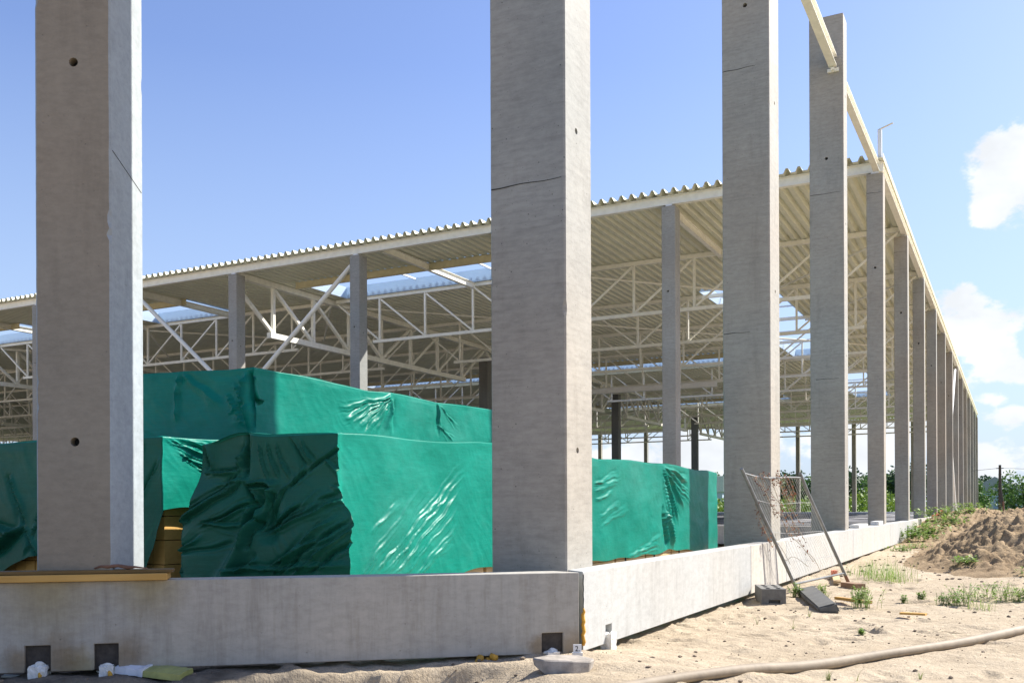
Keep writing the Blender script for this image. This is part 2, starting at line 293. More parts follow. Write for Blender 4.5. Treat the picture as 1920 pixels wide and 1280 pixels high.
class MB:
    def __init__(s): s.v = []; s.f = []
    def box(s, a, b):
        n = len(s.v); x0, y0, z0 = a; x1, y1, z1 = b
        s.v += [(x0, y0, z0), (x1, y0, z0), (x1, y1, z0), (x0, y1, z0), (x0, y0, z1), (x1, y0, z1), (x1, y1, z1), (x0, y1, z1)]
        s.f += [tuple(n + i for i in q) for q in ((0, 3, 2, 1), (4, 5, 6, 7), (0, 1, 5, 4), (1, 2, 6, 5), (2, 3, 7, 6), (3, 0, 4, 7))]; return s
    def beam(s, p, q, w, h, up=(0, 0, 1)):
        p = Vector(p); q = Vector(q); d = (q - p).normalized(); up = Vector(up)
        if abs(d.dot(up)) > .95: up = Vector((1, 0, 0))
        x = d.cross(up).normalized() * w / 2; y = x.cross(d).normalized() * h / 2; n = len(s.v)
        for c in (p, q): s.v += [tuple(c - x - y), tuple(c + x - y), tuple(c + x + y), tuple(c - x + y)]
        s.f += [tuple(n + i for i in t) for t in ((0, 1, 2, 3), (7, 6, 5, 4), (0, 4, 5, 1), (1, 5, 6, 2), (2, 6, 7, 3), (3, 7, 4, 0))]; return s
    def ibeam(s, p, q, w, h, t=.012, up=(0, 0, 1)):
        p = Vector(p); q = Vector(q); u = Vector(up)
        s.beam(p + u * (h / 2 - t / 2), q + u * (h / 2 - t / 2), w, t); s.beam(p - u * (h / 2 - t / 2), q - u * (h / 2 - t / 2), w, t); s.beam(p, q, t, h - 2 * t); return s
    def tube(s, pts, r, seg=8, cap=True):
        pts = [Vector(p) for p in pts]; n = len(s.v); rs = r if isinstance(r, (list, tuple)) else [r] * len(pts); px = None
        for i, p in enumerate(pts):
            d = (pts[min(i + 1, len(pts) - 1)] - pts[max(i - 1, 0)]).normalized()
            if px is None: px = d.orthogonal().normalized()
            px = (px - d * px.dot(d)).normalized(); py = d.cross(px)
            for k in range(seg):
                a = 2 * math.pi * k / seg; s.v.append(tuple(p + (px * math.cos(a) + py * math.sin(a)) * rs[i]))
        for i in range(len(pts) - 1):
            for k in range(seg):
                a = n + i * seg + k; b = n + i * seg + (k + 1) % seg; s.f.append((a, b, b + seg, a + seg))
        if cap: s.f.append(tuple(n + k for k in range(seg))[::-1]); s.f.append(tuple(n + (len(pts) - 1) * seg + k for k in range(seg)))
        return s
    def prism(s, poly, z0, z1):
        n = len(s.v); k = len(poly); s.v += [(x, y, z0) for x, y in poly] + [(x, y, z1) for x, y in poly]
        s.f.append(tuple(n + i for i in range(k))[::-1]); s.f.append(tuple(n + k + i for i in range(k)))
        for i in range(k): j = (i + 1) % k; s.f.append((n + i, n + j, n + k + j, n + k + i))
        return s
    def build(s, name, mat, parent=None, smooth=False, loc=None): return mk(name, s.v, s.f, mat, parent, smooth, loc)
def bevel(o, w, seg=1, angle=30):
    bm = bmesh.new(); bm.from_mesh(o.data)
    es = [e for e in bm.edges if len(e.link_faces) == 2 and e.calc_face_angle(0) > R(angle)]
    bmesh.ops.bevel(bm, geom=es, offset=w, segments=seg, affect='EDGES', clamp_overlap=True); bm.to_mesh(o.data); bm.free(); return o
def cut(o, cutters):
    """subtract cutter meshes and drop them"""
    for c in cutters:
        md = o.modifiers.new('b', 'BOOLEAN'); md.operation = 'DIFFERENCE'; md.solver = 'EXACT'; md.object = c
    dg = bpy.context.evaluated_depsgraph_get(); dg.update()
    me = bpy.data.meshes.new_from_object(o.evaluated_get(dg)); o.modifiers.clear(); old = o.data; o.data = me; bpy.data.meshes.remove(old)
    for c in cutters: bpy.data.objects.remove(c)
    return o
def lump(r, seed, sub=2, amp=.25, sq=(1, 1, 1)):
    bm = bmesh.new(); bmesh.ops.create_icosphere(bm, subdivisions=sub, radius=1); rnd = random.Random(seed); ks = [(Vector((rnd.gauss(0, 1), rnd.gauss(0, 1), rnd.gauss(0, 1))).normalized(), rnd.uniform(-1, 1)) for _ in range(14)]
    for v in bm.verts:
        d = sum(a * max(0, v.co.normalized().dot(k)) ** 6 for k, a in ks); v.co = v.co * (1 + amp * d)
        v.co = Vector((v.co.x * sq[0], v.co.y * sq[1], v.co.z * sq[2])) * r
    vs = [tuple(v.co) for v in bm.verts]; fs = [tuple(x.index for x in f.verts) for f in bm.faces]; bm.free(); return vs, fs

# ------------------------------------------------------------------ ground
PO = np.array([.03, -.05]); PD = np.array([-.775, -.632]); PN = np.array([.632, -.775])   # front plinth: start, run, outward normal
def smooth(a, b, x):
    t = np.clip((x - a) / (b - a), 0, 1); return t * t * (3 - 2 * t)
def base_h(x, y):
    h = -.585 + 0 * x
    h = h + .05 * fbm(x * .5, y * .5, 3, 3) + .022 * fbm(x * 2.1, y * 2.1, 3, 9) + .016 * ridged(x * 6, y * 6, 3, 21) - .008 + .03 * np.maximum(vnoise(x * 9, y * 9, 33) - .72, 0) * smooth(.0, .3, fbm(x * 1.3, y * 1.3, 2, 8)) * 3
    if x.size > 1:
        rr = random.Random(77)
        for k in range(150):
            fx = rr.uniform(-.2, 4.2); fy = rr.uniform(-2.5, 8.5); fa = rr.uniform(0, 6.3); q = rr.uniform(.6, 1.2); m = (np.abs(x - fx) < .5) & (np.abs(y - fy) < .5)
            u = (x[m] - fx) * math.cos(fa) + (y[m] - fy) * math.sin(fa); v = -(x[m] - fx) * math.sin(fa) + (y[m] - fy) * math.cos(fa); r2 = (u / .15) ** 2 + (v / .06) ** 2
            h = h.copy() if k == 0 else h; h[m] += q * (.014 * np.exp(-((np.sqrt(r2) - 1.35) / .35) ** 2) - .024 * np.exp(-r2 ** 2))
        h = h + .010 * np.sin((x * .35 - y + .25 * fbm(x, y, 2, 6)) * 14) * smooth(.1, .4, fbm(x * .7 + 3, y * .7, 2, 19))
    # sand washed up to the plinth corner
    h = h + .065 * np.exp(-(((x - .25) / .9) ** 2 + ((y + .25) / .55) ** 2))
    # low ground and a crumbled bank in front of the left plinth
    p = (x - PO[0]) * PN[0] + (y - PO[1]) * PN[1]; s = (x - PO[0]) * PD[0] + (y - PO[1]) * PD[1]
    m = smooth(.35, .9, s)
    edge = .20 + .06 * fbm(s * 1.7, 0 * s, 3, 5) + .05 * fbm(x * 5, y * 5, 2, 8)
    h = h - m * .155 * smooth(edge, edge + .055, p) + m * (.03 + .02 * fbm(x * 9, y * 9, 3, 44))
    return h
def ground_z(x, y): return float(base_h(np.array([float(x)]), np.array([float(y)]))[0])
def axis(lo, a, b, hi, step, grow):
    c = list(np.arange(a, b + 1e-6, step)); d = step; x = b
    while x < hi: d *= grow; x += d; c.append(min(x, hi))
    d = step; x = a; left = []
    while x > lo: d *= grow; x -= d; left.append(max(x, lo))
    return np.array(left[::-1] + c)
def grid_obj(name, xs, ys, Z, mat, parent=None, smooth_=True):
    X, Y = np.meshgrid(xs, ys); ny, nx = X.shape; V = np.stack([X.ravel(), Y.ravel(), Z.ravel()], 1)
    i = np.arange(ny * nx).reshape(ny, nx); F = np.stack([i[:-1, :-1].ravel(), i[:-1, 1:].ravel(), i[1:, 1:].ravel(), i[1:, :-1].ravel()], 1)
    return mk(name, V, F, mat, parent, smooth_)
xs = axis(-900, -3.8, 4.2, 900, .03, 1.045); ys = axis(-300, -3.0, 9.5, 1600, .03, 1.03)
X, Y = np.meshgrid(xs, ys); g = grid_obj('ground', xs, ys, base_h(X, Y), 'ground'); struct(g)

# heap of dug sand against the right-hand side
def heap_h(x, y):
    b = base_h(x, y)
    w = x * 0
    sx = np.where(x < 2.7, 1.12, 4.5); sy = np.where(y < 13.6, 2.75, 5.5)
    w = w + .92 * np.exp(-((x - 2.7) / sx) ** 2 - (np.abs(y - 13.6) / sy) ** 2.3)
    w = w + .60 * np.exp(-(((x - 1.5) / 1.8) ** 2 + ((y - 31) / 7.5) ** 2)) + .55 * np.exp(-(((x - 2) / 4.5) ** 2 + ((y - 42) / 14) ** 2))
    e = smooth(.05, .28, w)
    cl = np.maximum(ridged(x * 2.3 + .6 * fbm(x, y, 2, 3), y * 2.3, 3, 41) - .52, -.15)
    c2 = np.maximum(vnoise(x * 6.5, y * 6.5, 91) - .55, 0) * smooth(-.1, .3, fbm(x * .8, y * .8, 2, 17))
    w = w + e * (.12 * fbm(x * 1.1, y * 1.1, 3, 31) + .10 * cl + .06 * fbm(x * 4.5, y * 4.5, 4, 43, .65) + .07 * (vnoise(x * 20, y * 20, 7) - .5) + .16 * c2 + .16 * np.maximum(vnoise(x * 11, y * 11, 97) - .6, 0) + .10 * (ridged(x * 8, y * 8, 3, 51) - .5) + .05 * (vnoise(x * 17, y * 17, 5) - .5))
    return b + w - .075
xs = np.concatenate([np.arange(.034, 4.2, .036), np.arange(4.2, 14, .15)]); ys = np.concatenate([np.arange(8.2, 18.5, .042), np.arange(18.5, 40, .12), np.arange(40, 90, .5)])
X, Y = np.meshgrid(xs, ys); hp = grid_obj('sand_heap', xs, ys, heap_h(X, Y), 'heap')
tag(hp, 'long heap of brown dug sand piled beside the right-hand plinth', 'sand heap')
def top_z(x, y):
    a = ground_z(x, y); return max(a, float(heap_h(np.array([float(x)]), np.array([float(y)]))[0])) if (x > .03 and y > 8.2) else a

# floor of the hall
xs = np.arange(-105, -.3, 1.0); xs = np.append(xs, -.2); ys = np.arange(18.4, 90.1, .35); X, Y = np.meshgrid(xs, ys)
f = grid_obj('hall_floor', xs, ys, -.16 + .05 * fbm(X * .3, Y * 1.4, 3, 77), 'film'); struct(f)

# loose clods and pebbles on the sand (uncountable)
vs = []; fs = []; rnd = random.Random(5)
base = [lump(1, k, 1, .4, (1, .8, .55)) for k in range(5)]
for k in range(2600):
    if k < 1900: x = rnd.uniform(-3.4, 3.2); y = rnd.uniform(-2.6, 7.5) if x > 0 else rnd.uniform(-2.6, 1)
    else: x = rnd.uniform(.2, 4.5); y = rnd.uniform(8, 20)
    pp = (x - PO[0]) * PN[0] + (y - PO[1]) * PN[1]
    if x < .1 and pp < .05: continue
    r = .0035 * math.exp(rnd.expovariate(1.6)) * (1 if y < 8 else 2.4); r = min(r, .02 if y < 8 else .035); a = rnd.uniform(0, 6.3); z = top_z(x, y) + r * .25; v0, f0 = base[k % 5]; n = len(vs)
    for p in v0: vs.append((x + (p[0] * math.cos(a) - p[1] * math.sin(a)) * r, y + (p[0] * math.sin(a) + p[1] * math.cos(a)) * r, z + p[2] * r))
    fs += [tuple(n + i for i in t) for t in f0]
o = mk('soil_clods', vs, fs, simple('dark_soil', (.20, .155, .11), .95, 0, .6, 30)); stuff(o, 'scattered crumbs of soil and pebbles on the pale sand', 'soil crumbs')

# ------------------------------------------------------------------ plinth
TOP = .018; BOT = -.535; TH = .19
def fp(s, n=0.0): q = PO + PD * s + PN * n; return (float(q[0]), float(q[1]))
corner_in = fp(.12, -TH)
mb = MB(); mb.prism([fp(0), fp(6.2), fp(6.2, -TH), fp(.135, -TH)][::-1], BOT, TOP)
pl = mb.build('concrete_plinth', 'conc_plinth'); 
cs = []
for a, b, z1 in ((3.38, 3.53, -.372), (2.985, 3.13, -.372), (.115, .265, -.392)):
    c = MB().prism([fp(a, .05), fp(b, .05), fp(b, -.035), fp(a, -.035)][::-1], BOT - .1, z1).build('c', 'black'); cs.append(c)
cut(pl, cs); bevel(pl, .004)
tag(pl, 'long grey concrete plinth beam in shade across the front left, with notches along its bottom', 'plinth')
for k, (a, b, z1) in enumerate(((3.38, 3.53, -.372), (2.985, 3.13, -.372), (.115, .265, -.392))):
    MB().prism([fp(a + .002, -.026), fp(b - .002, -.026), fp(b - .002, -.033), fp(a + .002, -.033)][::-1], BOT + .002, z1 - .002).build('recess_plate', simple('dark_plate', (.055, .045, .036), .75, 0, .5, 25, .6), pl)
joints = [.012, 4.83, 6.75, 12.78, 18.93, 24.9, 30.9, 36.9, 42.9, 48.9, 54.9, 60.9, 66.9, 72.9, 78.9, 84.9, 90.5]
words = ['nearest', 'second', 'third', 'fourth', 'fifth', 'sixth', 'seventh', 'eighth', 'ninth', 'tenth', 'eleventh', 'twelfth', 'thirteenth', 'fourteenth', 'fifteenth', 'sixteenth', 'seventeenth']
for k in range(len(joints) - 1):
    y0 = joints[k] + (.0 if k == 0 else .007); y1 = joints[k + 1] - .007
    pts = [(.03, y0 if k else .014), (.03, y1), (-.16, y1), (-.16, y0 if k else .16)]
    o = MB().prism(pts, BOT, TOP).build('concrete_plinth', 'conc_white', loc=(0, 0, .001 * (k % 2)))
    if k == 0:
        c = MB().box((-.02, .43, BOT - .1), (.08, .55, -.40)).build('c', 'black'); cut(o, [c])
    bevel(o, .004)
    tag(o, f'sunlit pale plinth panel, {words[k]} from the near corner along the right-hand side', 'plinth', 'plinth panels of the long right-hand side')
o = MB().box((-36, 18.02, -.5), (-.17, 18.28, -.035)).build('concrete_plinth', 'conc_plinth'); tag(o, 'inner concrete plinth wall under the front edge of the roof behind the fence panel', 'plinth')
# filler in the corner joint
pts = [(.034 + .006 * math.sin(i * 2.1), .012 + .004 * math.sin(i * 1.3), z) for i, z in enumerate(np.linspace(-.235, -.49, 12))]
o = MB().tube(pts, [.006 + .007 * min(1, i / 2) for i in range(12)], 7).build('foam_bead', 'foamy', smooth=True); tag(o, 'orange foam bead squeezed into the vertical joint at the plinth corner', 'foam bead')
pts = [(.033, .016 + .003 * math.sin(i * 1.7), z) for i, z in enumerate(np.linspace(.0, -.235, 12))]
o = MB().tube(pts, .004, 6).build('joint_gap', 'black'); o.name = 'joint_gap'; tag(o, 'thin dark open crack above the orange foam at the plinth corner', 'joint gap')
def lumps(name, pts, mat, label, cat, sub=2, amp=.35, group=None):
    vs = []; fs = []
    for k, (x, y, z, r) in enumerate(pts):
        v, f_ = lump(r, k + 11 + int(x * 100), sub, amp); n = len(vs); vs += [(p[0] + x, p[1] + y, p[2] + z) for p in v]; fs += [tuple(n + i for i in t) for t in f_]
    return tag(mk(name, vs, fs, mat, None, True), label, cat, group)
def rough_box(w, d, h, seed, parent):
    bm = bmesh.new(); bmesh.ops.create_cube(bm, size=1); bmesh.ops.subdivide_edges(bm, edges=bm.edges, cuts=7, use_grid_fill=True); rnd = random.Random(seed)
    for v in bm.verts:
        c = v.co; n = float(fbm(np.array([c.x * 6 + seed]), np.array([c.y * 6 + c.z * 4.3]), 3, seed)[0]); q = 1 + .16 * n; v.co = Vector((c.x * w * q, c.y * d * q, (c.z + .5) * h * (1 + .14 * n * (c.z + .5))))
    vs = [tuple(v.co) for v in bm.verts]; fs = [tuple(x.index for x in f.verts) for f in bm.faces]; bm.free(); return mk('block', vs, fs, 'foamw', parent)
def fpz(s, n, z, r): a = fp(s, n); return (a[0], a[1], z, r)
lumps('foam_lump', [fpz(.60 + .03 * i + .01 * math.sin(i), .02 - .02 * (i % 2), -.545 - .02 * (i % 3), .026 - .002 * (i % 3)) for i in range(6)], 'foamy', 'clump of orange foam under the bottom edge of the shaded plinth', 'foam')
# foam blocks seated in the notches
for k, (s, w, h, lab) in enumerate(((3.45, .095, .11, 'white foam block with yellow smears in the leftmost plinth notch'), (3.05, .08, .10, 'white foam block in the second notch from the left of the shaded plinth'), (.19, .08, .09, 'white foam block in the notch next to the plinth corner'))):
    e = thing('foam_block', lab, 'foam block', (*fp(s, -.02), BOT - .075), 'foam blocks seated in the plinth notches')
    ang = math.atan2(PD[1], PD[0]); e.rotation_euler = (0, 0, ang)
    b = rough_box(w, .12, h, 5 + k, e)
    v, f_ = lump(.03, 3 + k, 3, .9, (1.3, .7, .6)); mk('foam_crust', [(p[0], p[1] - .0, p[2] + h) for p in v], f_, 'foamw', e, True)
    if k < 2:
        v, f_ = lump(.018, 9 + k, 2, .5, (.6, .6, 1.6)); mk('yellow_smear', [(p[0] - .02, p[1] + .062, p[2] + h * .5) for p in v], f_, 'foamy', e, True)
e = thing('foam_block', 'small white foam block with yellow blob in the notch of the sunlit plinth panel', 'foam block', (.03, .49, BOT - .05), 'foam blocks seated in the plinth notches')
b = rough_box(.08, .1, .12, 31, e); v, f_ = lump(.02, 8, 2, .4, (.5, 1, 1)); mk('yellow_smear', [(p[0] + .03, p[1] - .02, p[2] + .08) for p in v], f_, 'foamy', e, True)
for (x, y, l, h, lab) in ((-.07, 14.3, 1.3, .07, 'longer pale foam block lying on top of the sunlit plinth'), (-.06, 17.1, .8, .09, 'shorter pale foam block on the plinth at the foot of the fourth column')):
    o = MB().box((-.09, -l / 2, 0), (.09, l / 2, h)).build('foam_slab', 'foamw', loc=(x, y, TOP + .002)); bevel(o, .01); tag(o, lab, 'foam slab', 'foam slabs on the plinth')
# tag with a number on the sand
e = thing('number_tag', 'small white tag with a black 2 on the sand below the corner notch', 'tag', (.09, -.22, ground_z(.09, -.22)))
e.rotation_euler = (0, 0, YAW)
MB().box((-.035, -.012, .0), (.035, .012, .02)).build('foot', 'foamw', e); MB().box((-.028, -.004, .02), (.028, .004, .075)).build('plate', 'white_paint', e)
cu = bpy.data.curves.new('t', 'FONT'); cu.body = '2.'; cu.size = .05; cu.extrude = .0008; to = bpy.data.objects.new('t', cu); COL.objects.link(to)
dg = bpy.context.evaluated_depsgraph_get(); dg.update(); tm = bpy.data.meshes.new_from_object(to.evaluated_get(dg)); bpy.data.objects.remove(to)
tm.materials.clear(); tm.materials.append(M['ink']); t2 = bpy.data.objects.new('numeral', tm); COL.objects.link(t2); t2.parent = e; t2.location = (-.017, -.006, .03); t2.rotation_euler = (R(90), 0, 0)

# ------------------------------------------------------------------ concrete columns
def column(x1, y0, w, d, z0, z1, label, group=None, rot=0.0, fh=(), sh=(), lines=(), sl=(), hr=.028, mat='conc', cham=.012, side=None):
    """x1,y0: right-front edge; w across, d deep.  fh/sh: bolt holes in front and right faces (offset, z)"""
    e = thing('concrete_column', label, 'column', (x1, y0, z0), group); e.rotation_euler = (0, 0, rot); H = z1 - z0
    if H > 9.2 or H > 9:
        rd = random.Random(int(abs(x1) * 90 + y0 * 7)); nz = int(H / .04); V = []; F = []; ch = []
        for c in range(4):
            arr = np.array([cham * (1 + .25 * float(vnoise(np.array([i * .6 + c * 40.]), np.array([y0 * 3.]), 3)[0] - .5)) for i in range(nz + 1)])
            for _ in range(7): i0 = rd.randrange(nz); ln = rd.choice((1, 1, 1, 2)); arr[i0:i0 + ln] += rd.uniform(.002, .012)
            ch.append(arr)
        for i in range(nz + 1):
            z = H * i / nz; a, b, c_, d_ = (ch[q][i] for q in range(4))
            V += [(-w + a, 0, z), (-b, 0, z), (0, b, z), (0, d - c_, z), (-c_, d, z), (-w + d_, d, z), (-w, d - d_, z), (-w, a, z)]
        for i in range(nz):
            for q in range(8): p0 = i * 8 + q; p1 = i * 8 + (q + 1) % 8; F.append((p0, p1, p1 + 8, p0 + 8))
        F.append(tuple(range(8))[::-1]); F.append(tuple(nz * 8 + q for q in range(8))); o = mk('shaft', V, F, mat, e)
    else:
        o = MB().box((-w, 0, 0), (0, d, H)).build('shaft', mat, e); bevel(o, cham, 1)
    if side:  # side faces in their own tone, sky tint painted in
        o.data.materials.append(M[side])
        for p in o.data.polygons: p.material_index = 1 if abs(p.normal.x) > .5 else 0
    cs = []
    def cyl(p, ax, r):
        a = Vector(ax); p = Vector(p); return MB().tube([p - a * .07, p + a * .07], r, 20).build('c', 'black')
    if fh or sh:
        o.parent = None
        for ox, z in fh: cs.append(cyl((-ox, 0, z - z0), (0, 1, 0), hr))
        for oy, z in sh: cs.append(cyl((0, oy, z - z0), (1, 0, 0), hr * .8))
        cut(o, cs); o.parent = e
        for ox, z in fh: MB().tube([(-ox, .066, z - z0), (-ox, .069, z - z0)], hr * .97, 20).build('bolt_hole', 'black', o)
        for oy, z in sh: MB().tube([(-.066, oy, z - z0), (-.069, oy, z - z0)], hr * .78, 20).build('bolt_hole', 'black', o)
    for a, b, z in lines:
        p = [(-a - (b - a) * t, -.0005, z - z0 + .004 * math.sin(9 * t + z)) for t in np.linspace(0, 1, 14)]
        MB().tube(p, [.0022 + .0028 * i / 13 for i in range(14)], 5).build('casting_joint', 'black', o)
    for a, b, z, dz in sl:
        MB().tube([(.0005, a + (b - a) * t, z - z0 + dz * t) for t in np.linspace(0, 1, 10)], .0025, 5).build('casting_joint', 'black', o)
    return e
SH = [.88, 3.21, 5.62, 7.95]
# tall columns of the part that has no roof yet
column(-2.317, -1.953, .462, .60, .019, 9.4, 'tall concrete column at the far left with a bright sunlit strip down its right side', 'tall columns in front of the roof', rot=YAW + R(3), fh=((.225, .887), (.225, 3.256)), sl=((.03, .57, 2.72, -.09),), mat='conc_warm', cham=.011, side='conc_skyside')
column(-.14, .12, .61, .48, -.5, 9.4, 'tall concrete column standing at the plinth corner in the middle of the view', 'tall columns in front of the roof', sh=[(.20, z) for z in SH], lines=((.03, .60, 2.82), (.0, .2, 6.1)))
column(0, 6.0, .60, .55, -.5, 9.4, 'tall concrete column behind the leaning mesh fence', 'tall columns in front of the roof', fh=((.30, 6.81),), sh=[(.30, z) for z in SH], lines=((.18, .59, 6.02), (.25, .59, 2.67)))
column(0, 12.0, .60, .43, -.5, 9.39, 'tall concrete column with a cream beam bolted near its top, last one in front of the roof', 'tall columns in front of the roof', fh=((.30, 6.80),), sh=[(.22, z) for z in SH], lines=((.05, .59, 6.16), (.1, .5, 2.78)))
for i in range(3, 16):
    column(0, i * 6.0, .37, .42, -.5, 8.36, f'slim concrete column under the right roof edge, {words[i - 3]} in that row' , 'slim columns of the long right-hand side', fh=((.18, 6.12),), lines=((.02, .36, 7.9),) if i < 6 else (), mat='conc')
for k in range(1, 9):
    column(-5.105 * k, 18.0, .37, .42, -.5, 8.36, f'slim column under the front roof edge, {words[k - 1]} left of the roof corner', 'slim columns under the front edge of the roof', fh=((.20, 6.12),) , sh=((.20, 5.95),))
for a, x in enumerate((-20.9, -41.8, -62.7)):
    for b, y in enumerate((36, 54, 72)):
        column(x + .25, y - .25, .5, .5, -.5, 8.0, f'dark inner column under the {("right", "middle", "left")[a]} lengthwise girder, {("front", "middle", "rear")[b]} of its three', 'dark inner columns of the hall', mat='conc_dark')
for k in range(1, 17):
    column(-5.25 * k, 89.9, .37, .42, -.5, 8.36, f'distant slim column of the rear wall, {words[k - 1]} from the far right corner', 'columns of the rear wall')

# cap plates under the beams
for i in range(3, 16):
    pass

# ------------------------------------------------------------------ roof steel
def hbeam(name, p, q, w, h, label, cat='beam', mat='steel', group=None, plates=()):
    e = thing(name, label, cat, p, group); q = Vector(q) - Vector(p)
    MB().ibeam((0, 0, 0), q, w, h, .014).build('profile', mat, e)
    for t in plates:
        c = q * t; MB().box((c.x - .09, c.y - .09, -h / 2 - .06), (c.x + .085, c.y + .09, -h / 2 - .002)).build('bearing_stub', 'white_paint', e)
    return e
W0, W1, D0, D1 = -104.6, .01, 17.86, 90.6
DZ = 8.66
hbeam('edge_beam', (.0, 18.14, 8.53), (-104.5, 18.14, 8.53), .16, .24, 'long cream steel beam along the front edge of the roof', plates=[(5.105 * k + .185) / 104.5 for k in range(0, 12)])
hbeam('edge_beam', (-.09, 18.3, 8.53), (-.09, 90.3, 8.53), .16, .24, 'long cream steel beam along the right edge of the roof', plates=[(6.0 * k - .1) / 72 for k in range(1, 13)])
hbeam('edge_beam', (-.3, 90.15, 8.53), (-104.5, 90.15, 8.53), .16, .24, 'cream steel beam along the rear edge of the roof')
hbeam('tie_beam', (-.17, 6.56, 8.52), (-.17, 11.98, 8.52), .14, .20, 'cream beam from the column behind the fence to the next tall column', group='beams between the tall columns')
hbeam('tie_beam', (-.17, 12.44, 8.50), (-.14, 18.0, 8.50), .14, .20, 'cream steel beam from the last tall column down to the roof corner', group='beams between the tall columns')
hbeam('tie_beam', (-.2, .62, 8.52), (-.17, 5.98, 8.52), .14, .20, 'cream steel beam between the corner column and the column behind the fence', group='beams between the tall columns')
e = thing('bracket_plate', 'small cream end plate fixing the beam to the face of the last tall column', 'bracket', (-.17, 11.95, 8.40)); MB().box((-.10, 0, -.06), (.10, .045, .0)).build('plate', 'steel', e); MB().box((-.03, -.06, -.05), (.03, -.002, -.002)).build('lug', 'steel', e)
e = thing('parapet_post', 'thin white post with a bent tip standing on the front right corner of the roof', 'post', (-.07, 18.05, 8.82)); MB().box((-.045, -.045, -.1), (.045, .045, .56)).build('post_shaft', 'white_paint', e); MB().beam((-.04, 0, .57), (.30, -.05, .66), .05, .015).build('bent_tip', 'steel_olive', e)

# skylight openings: x0, x1, y0, y1
SKY = [(-20.3, -10.6, 21.0, 23.85), (-30.6, -25.9, 21.0, 23.85), (-46, -36.0, 21.0, 23.85), (-7.85, -5.2, 29.4, 47.7), (-20.2, -10.6, 44.4, 47.4), (-36, -26, 44.9, 47.7), (-27, -12.2, 65.2, 68.2), (-7.6, -5.2, 54.8, 69.5), (-52, -42, 44.9, 47.7), (-48, -33, 65.2, 68.2)]
PITCH = .29; RH = .12
def corr(x):  # height of the trapezoid sheet at x
    t = ((x / PITCH) % 1.0); return RH * float(np.interp(t, [0, .10, .30, .50, .70, 1.0], [0, 0, 1, 1, 0, 0]))
def sheet(x0, x1, y0, y1):
    bp = [0, .10, .30, .50, .70]; cx = []
    k0 = math.floor(x0 / PITCH) - 1
    for k in range(k0, int(x1 / PITCH) + 2):
        for b in bp:
            x = (k + b) * PITCH
            if x0 < x < x1: cx.append(x)
    cx = [x0] + cx + [x1]; return cx
vs = []; fs = []
xb = sorted({W0, W1} | {v for s in SKY for v in s[:2]}); yb = sorted({D0, D1} | {v for s in SKY for v in s[2:]})
for a in range(len(xb) - 1):
    # merge in y
    cells = []
    for b in range(len(yb) - 1):
        mx = (xb[a] + xb[a + 1]) / 2; my = (yb[b] + yb[b + 1]) / 2
        if any(s[0] < mx < s[1] and s[2] < my < s[3] for s in SKY): continue
        if cells and cells[-1][1] == yb[b]: cells[-1][1] = yb[b + 1]
        else: cells.append([yb[b], yb[b + 1]])
    cx = sheet(xb[a], xb[a + 1], 0, 0)
    for y0, y1 in cells:
        n = len(vs)
        for x in cx: z = DZ + corr(x); vs += [(x, y0, z), (x, y1, z)]
        for i in range(len(cx) - 1): fs.append((n + 2 * i, n + 2 * i + 1, n + 2 * i + 3, n + 2 * i + 2))
deck = mk('roof_deck', vs, fs, 'deck'); tag(deck, 'wide roof of corrugated cream steel sheet with openings for skylights', 'roof')
e2 = MB().box((.012, D0, DZ - .02), (.020, D1, DZ + RH)).build('edge_trim', 'steel_olive', deck)
sky_lab = ['wide skylight in the first roof bay left of the corner column', 'smaller skylight of the first roof bay just right of the tall left column', 'skylight in the first roof bay at the far left edge of the view', 'long lengthwise skylight near the right side of the roof', 'crosswise skylight halfway back on the right', 'crosswise skylight halfway back left of the first girder', 'crosswise skylight near the rear above the inner columns', 'rear lengthwise skylight near the right side of the roof', 'crosswise skylight halfway back at the far left', 'crosswise skylight near the rear at the left']
for s, lab in zip(SKY, sky_lab):
    x0, x1, y0, y1 = s; e = thing('skylight', lab, 'skylight', ((x0 + x1) / 2, (y0 + y1) / 2, DZ), 'skylights in the roof'); hx = (x1 - x0) / 2; hy = (y1 - y0) / 2; t = .02; zb = -.04; zt = .40
    for (a, b) in (((-hx, -hy, zb), (hx, -hy + t, zt)), ((-hx, hy - t, zb), (hx, hy, zt)), ((-hx, -hy + t + .002, zb), (-hx + t, hy - t - .002, zt)), ((hx - t, -hy + t + .002, zb), (hx, hy - t - .002, zt))):
        MB().box(a, b).build('curb', 'curb', e)
    n = max(2, int(max(hx, hy) * 2 / 3.0))
    for k in range(1, n):
        if hx > hy: x = -hx + 2 * hx * k / n; MB().box((x - .03, -hy + .04, zt - .08), (x + .03, hy - .04, zt - .02)).build('glazing_bar', 'white_paint', e)
        else: y = -hy + 2 * hy * k / n; MB().box((-hx + .04, y - .03, zt - .08), (hx - .04, y + .03, zt - .02)).build('glazing_bar', 'white_paint', e)
    for yy in (y0 - .07, y1 + .07):
        if hx > hy and abs(yy - 24) > .3: hbeam('roof_trimmer', (x0 - .05, yy, 8.53), (x1 + .05, yy, 8.53), .10, .24, ('front' if yy < y0 else 'rear') + ' trimmer of the ' + lab.replace(' just right of the tall left column', ' by the tall left column').replace(' at the far left edge of the view', ' at the far left edge').replace(' seen ', ' ').replace(' above the inner columns', '')[:88].rstrip(), 'beam', 'steel_olive')

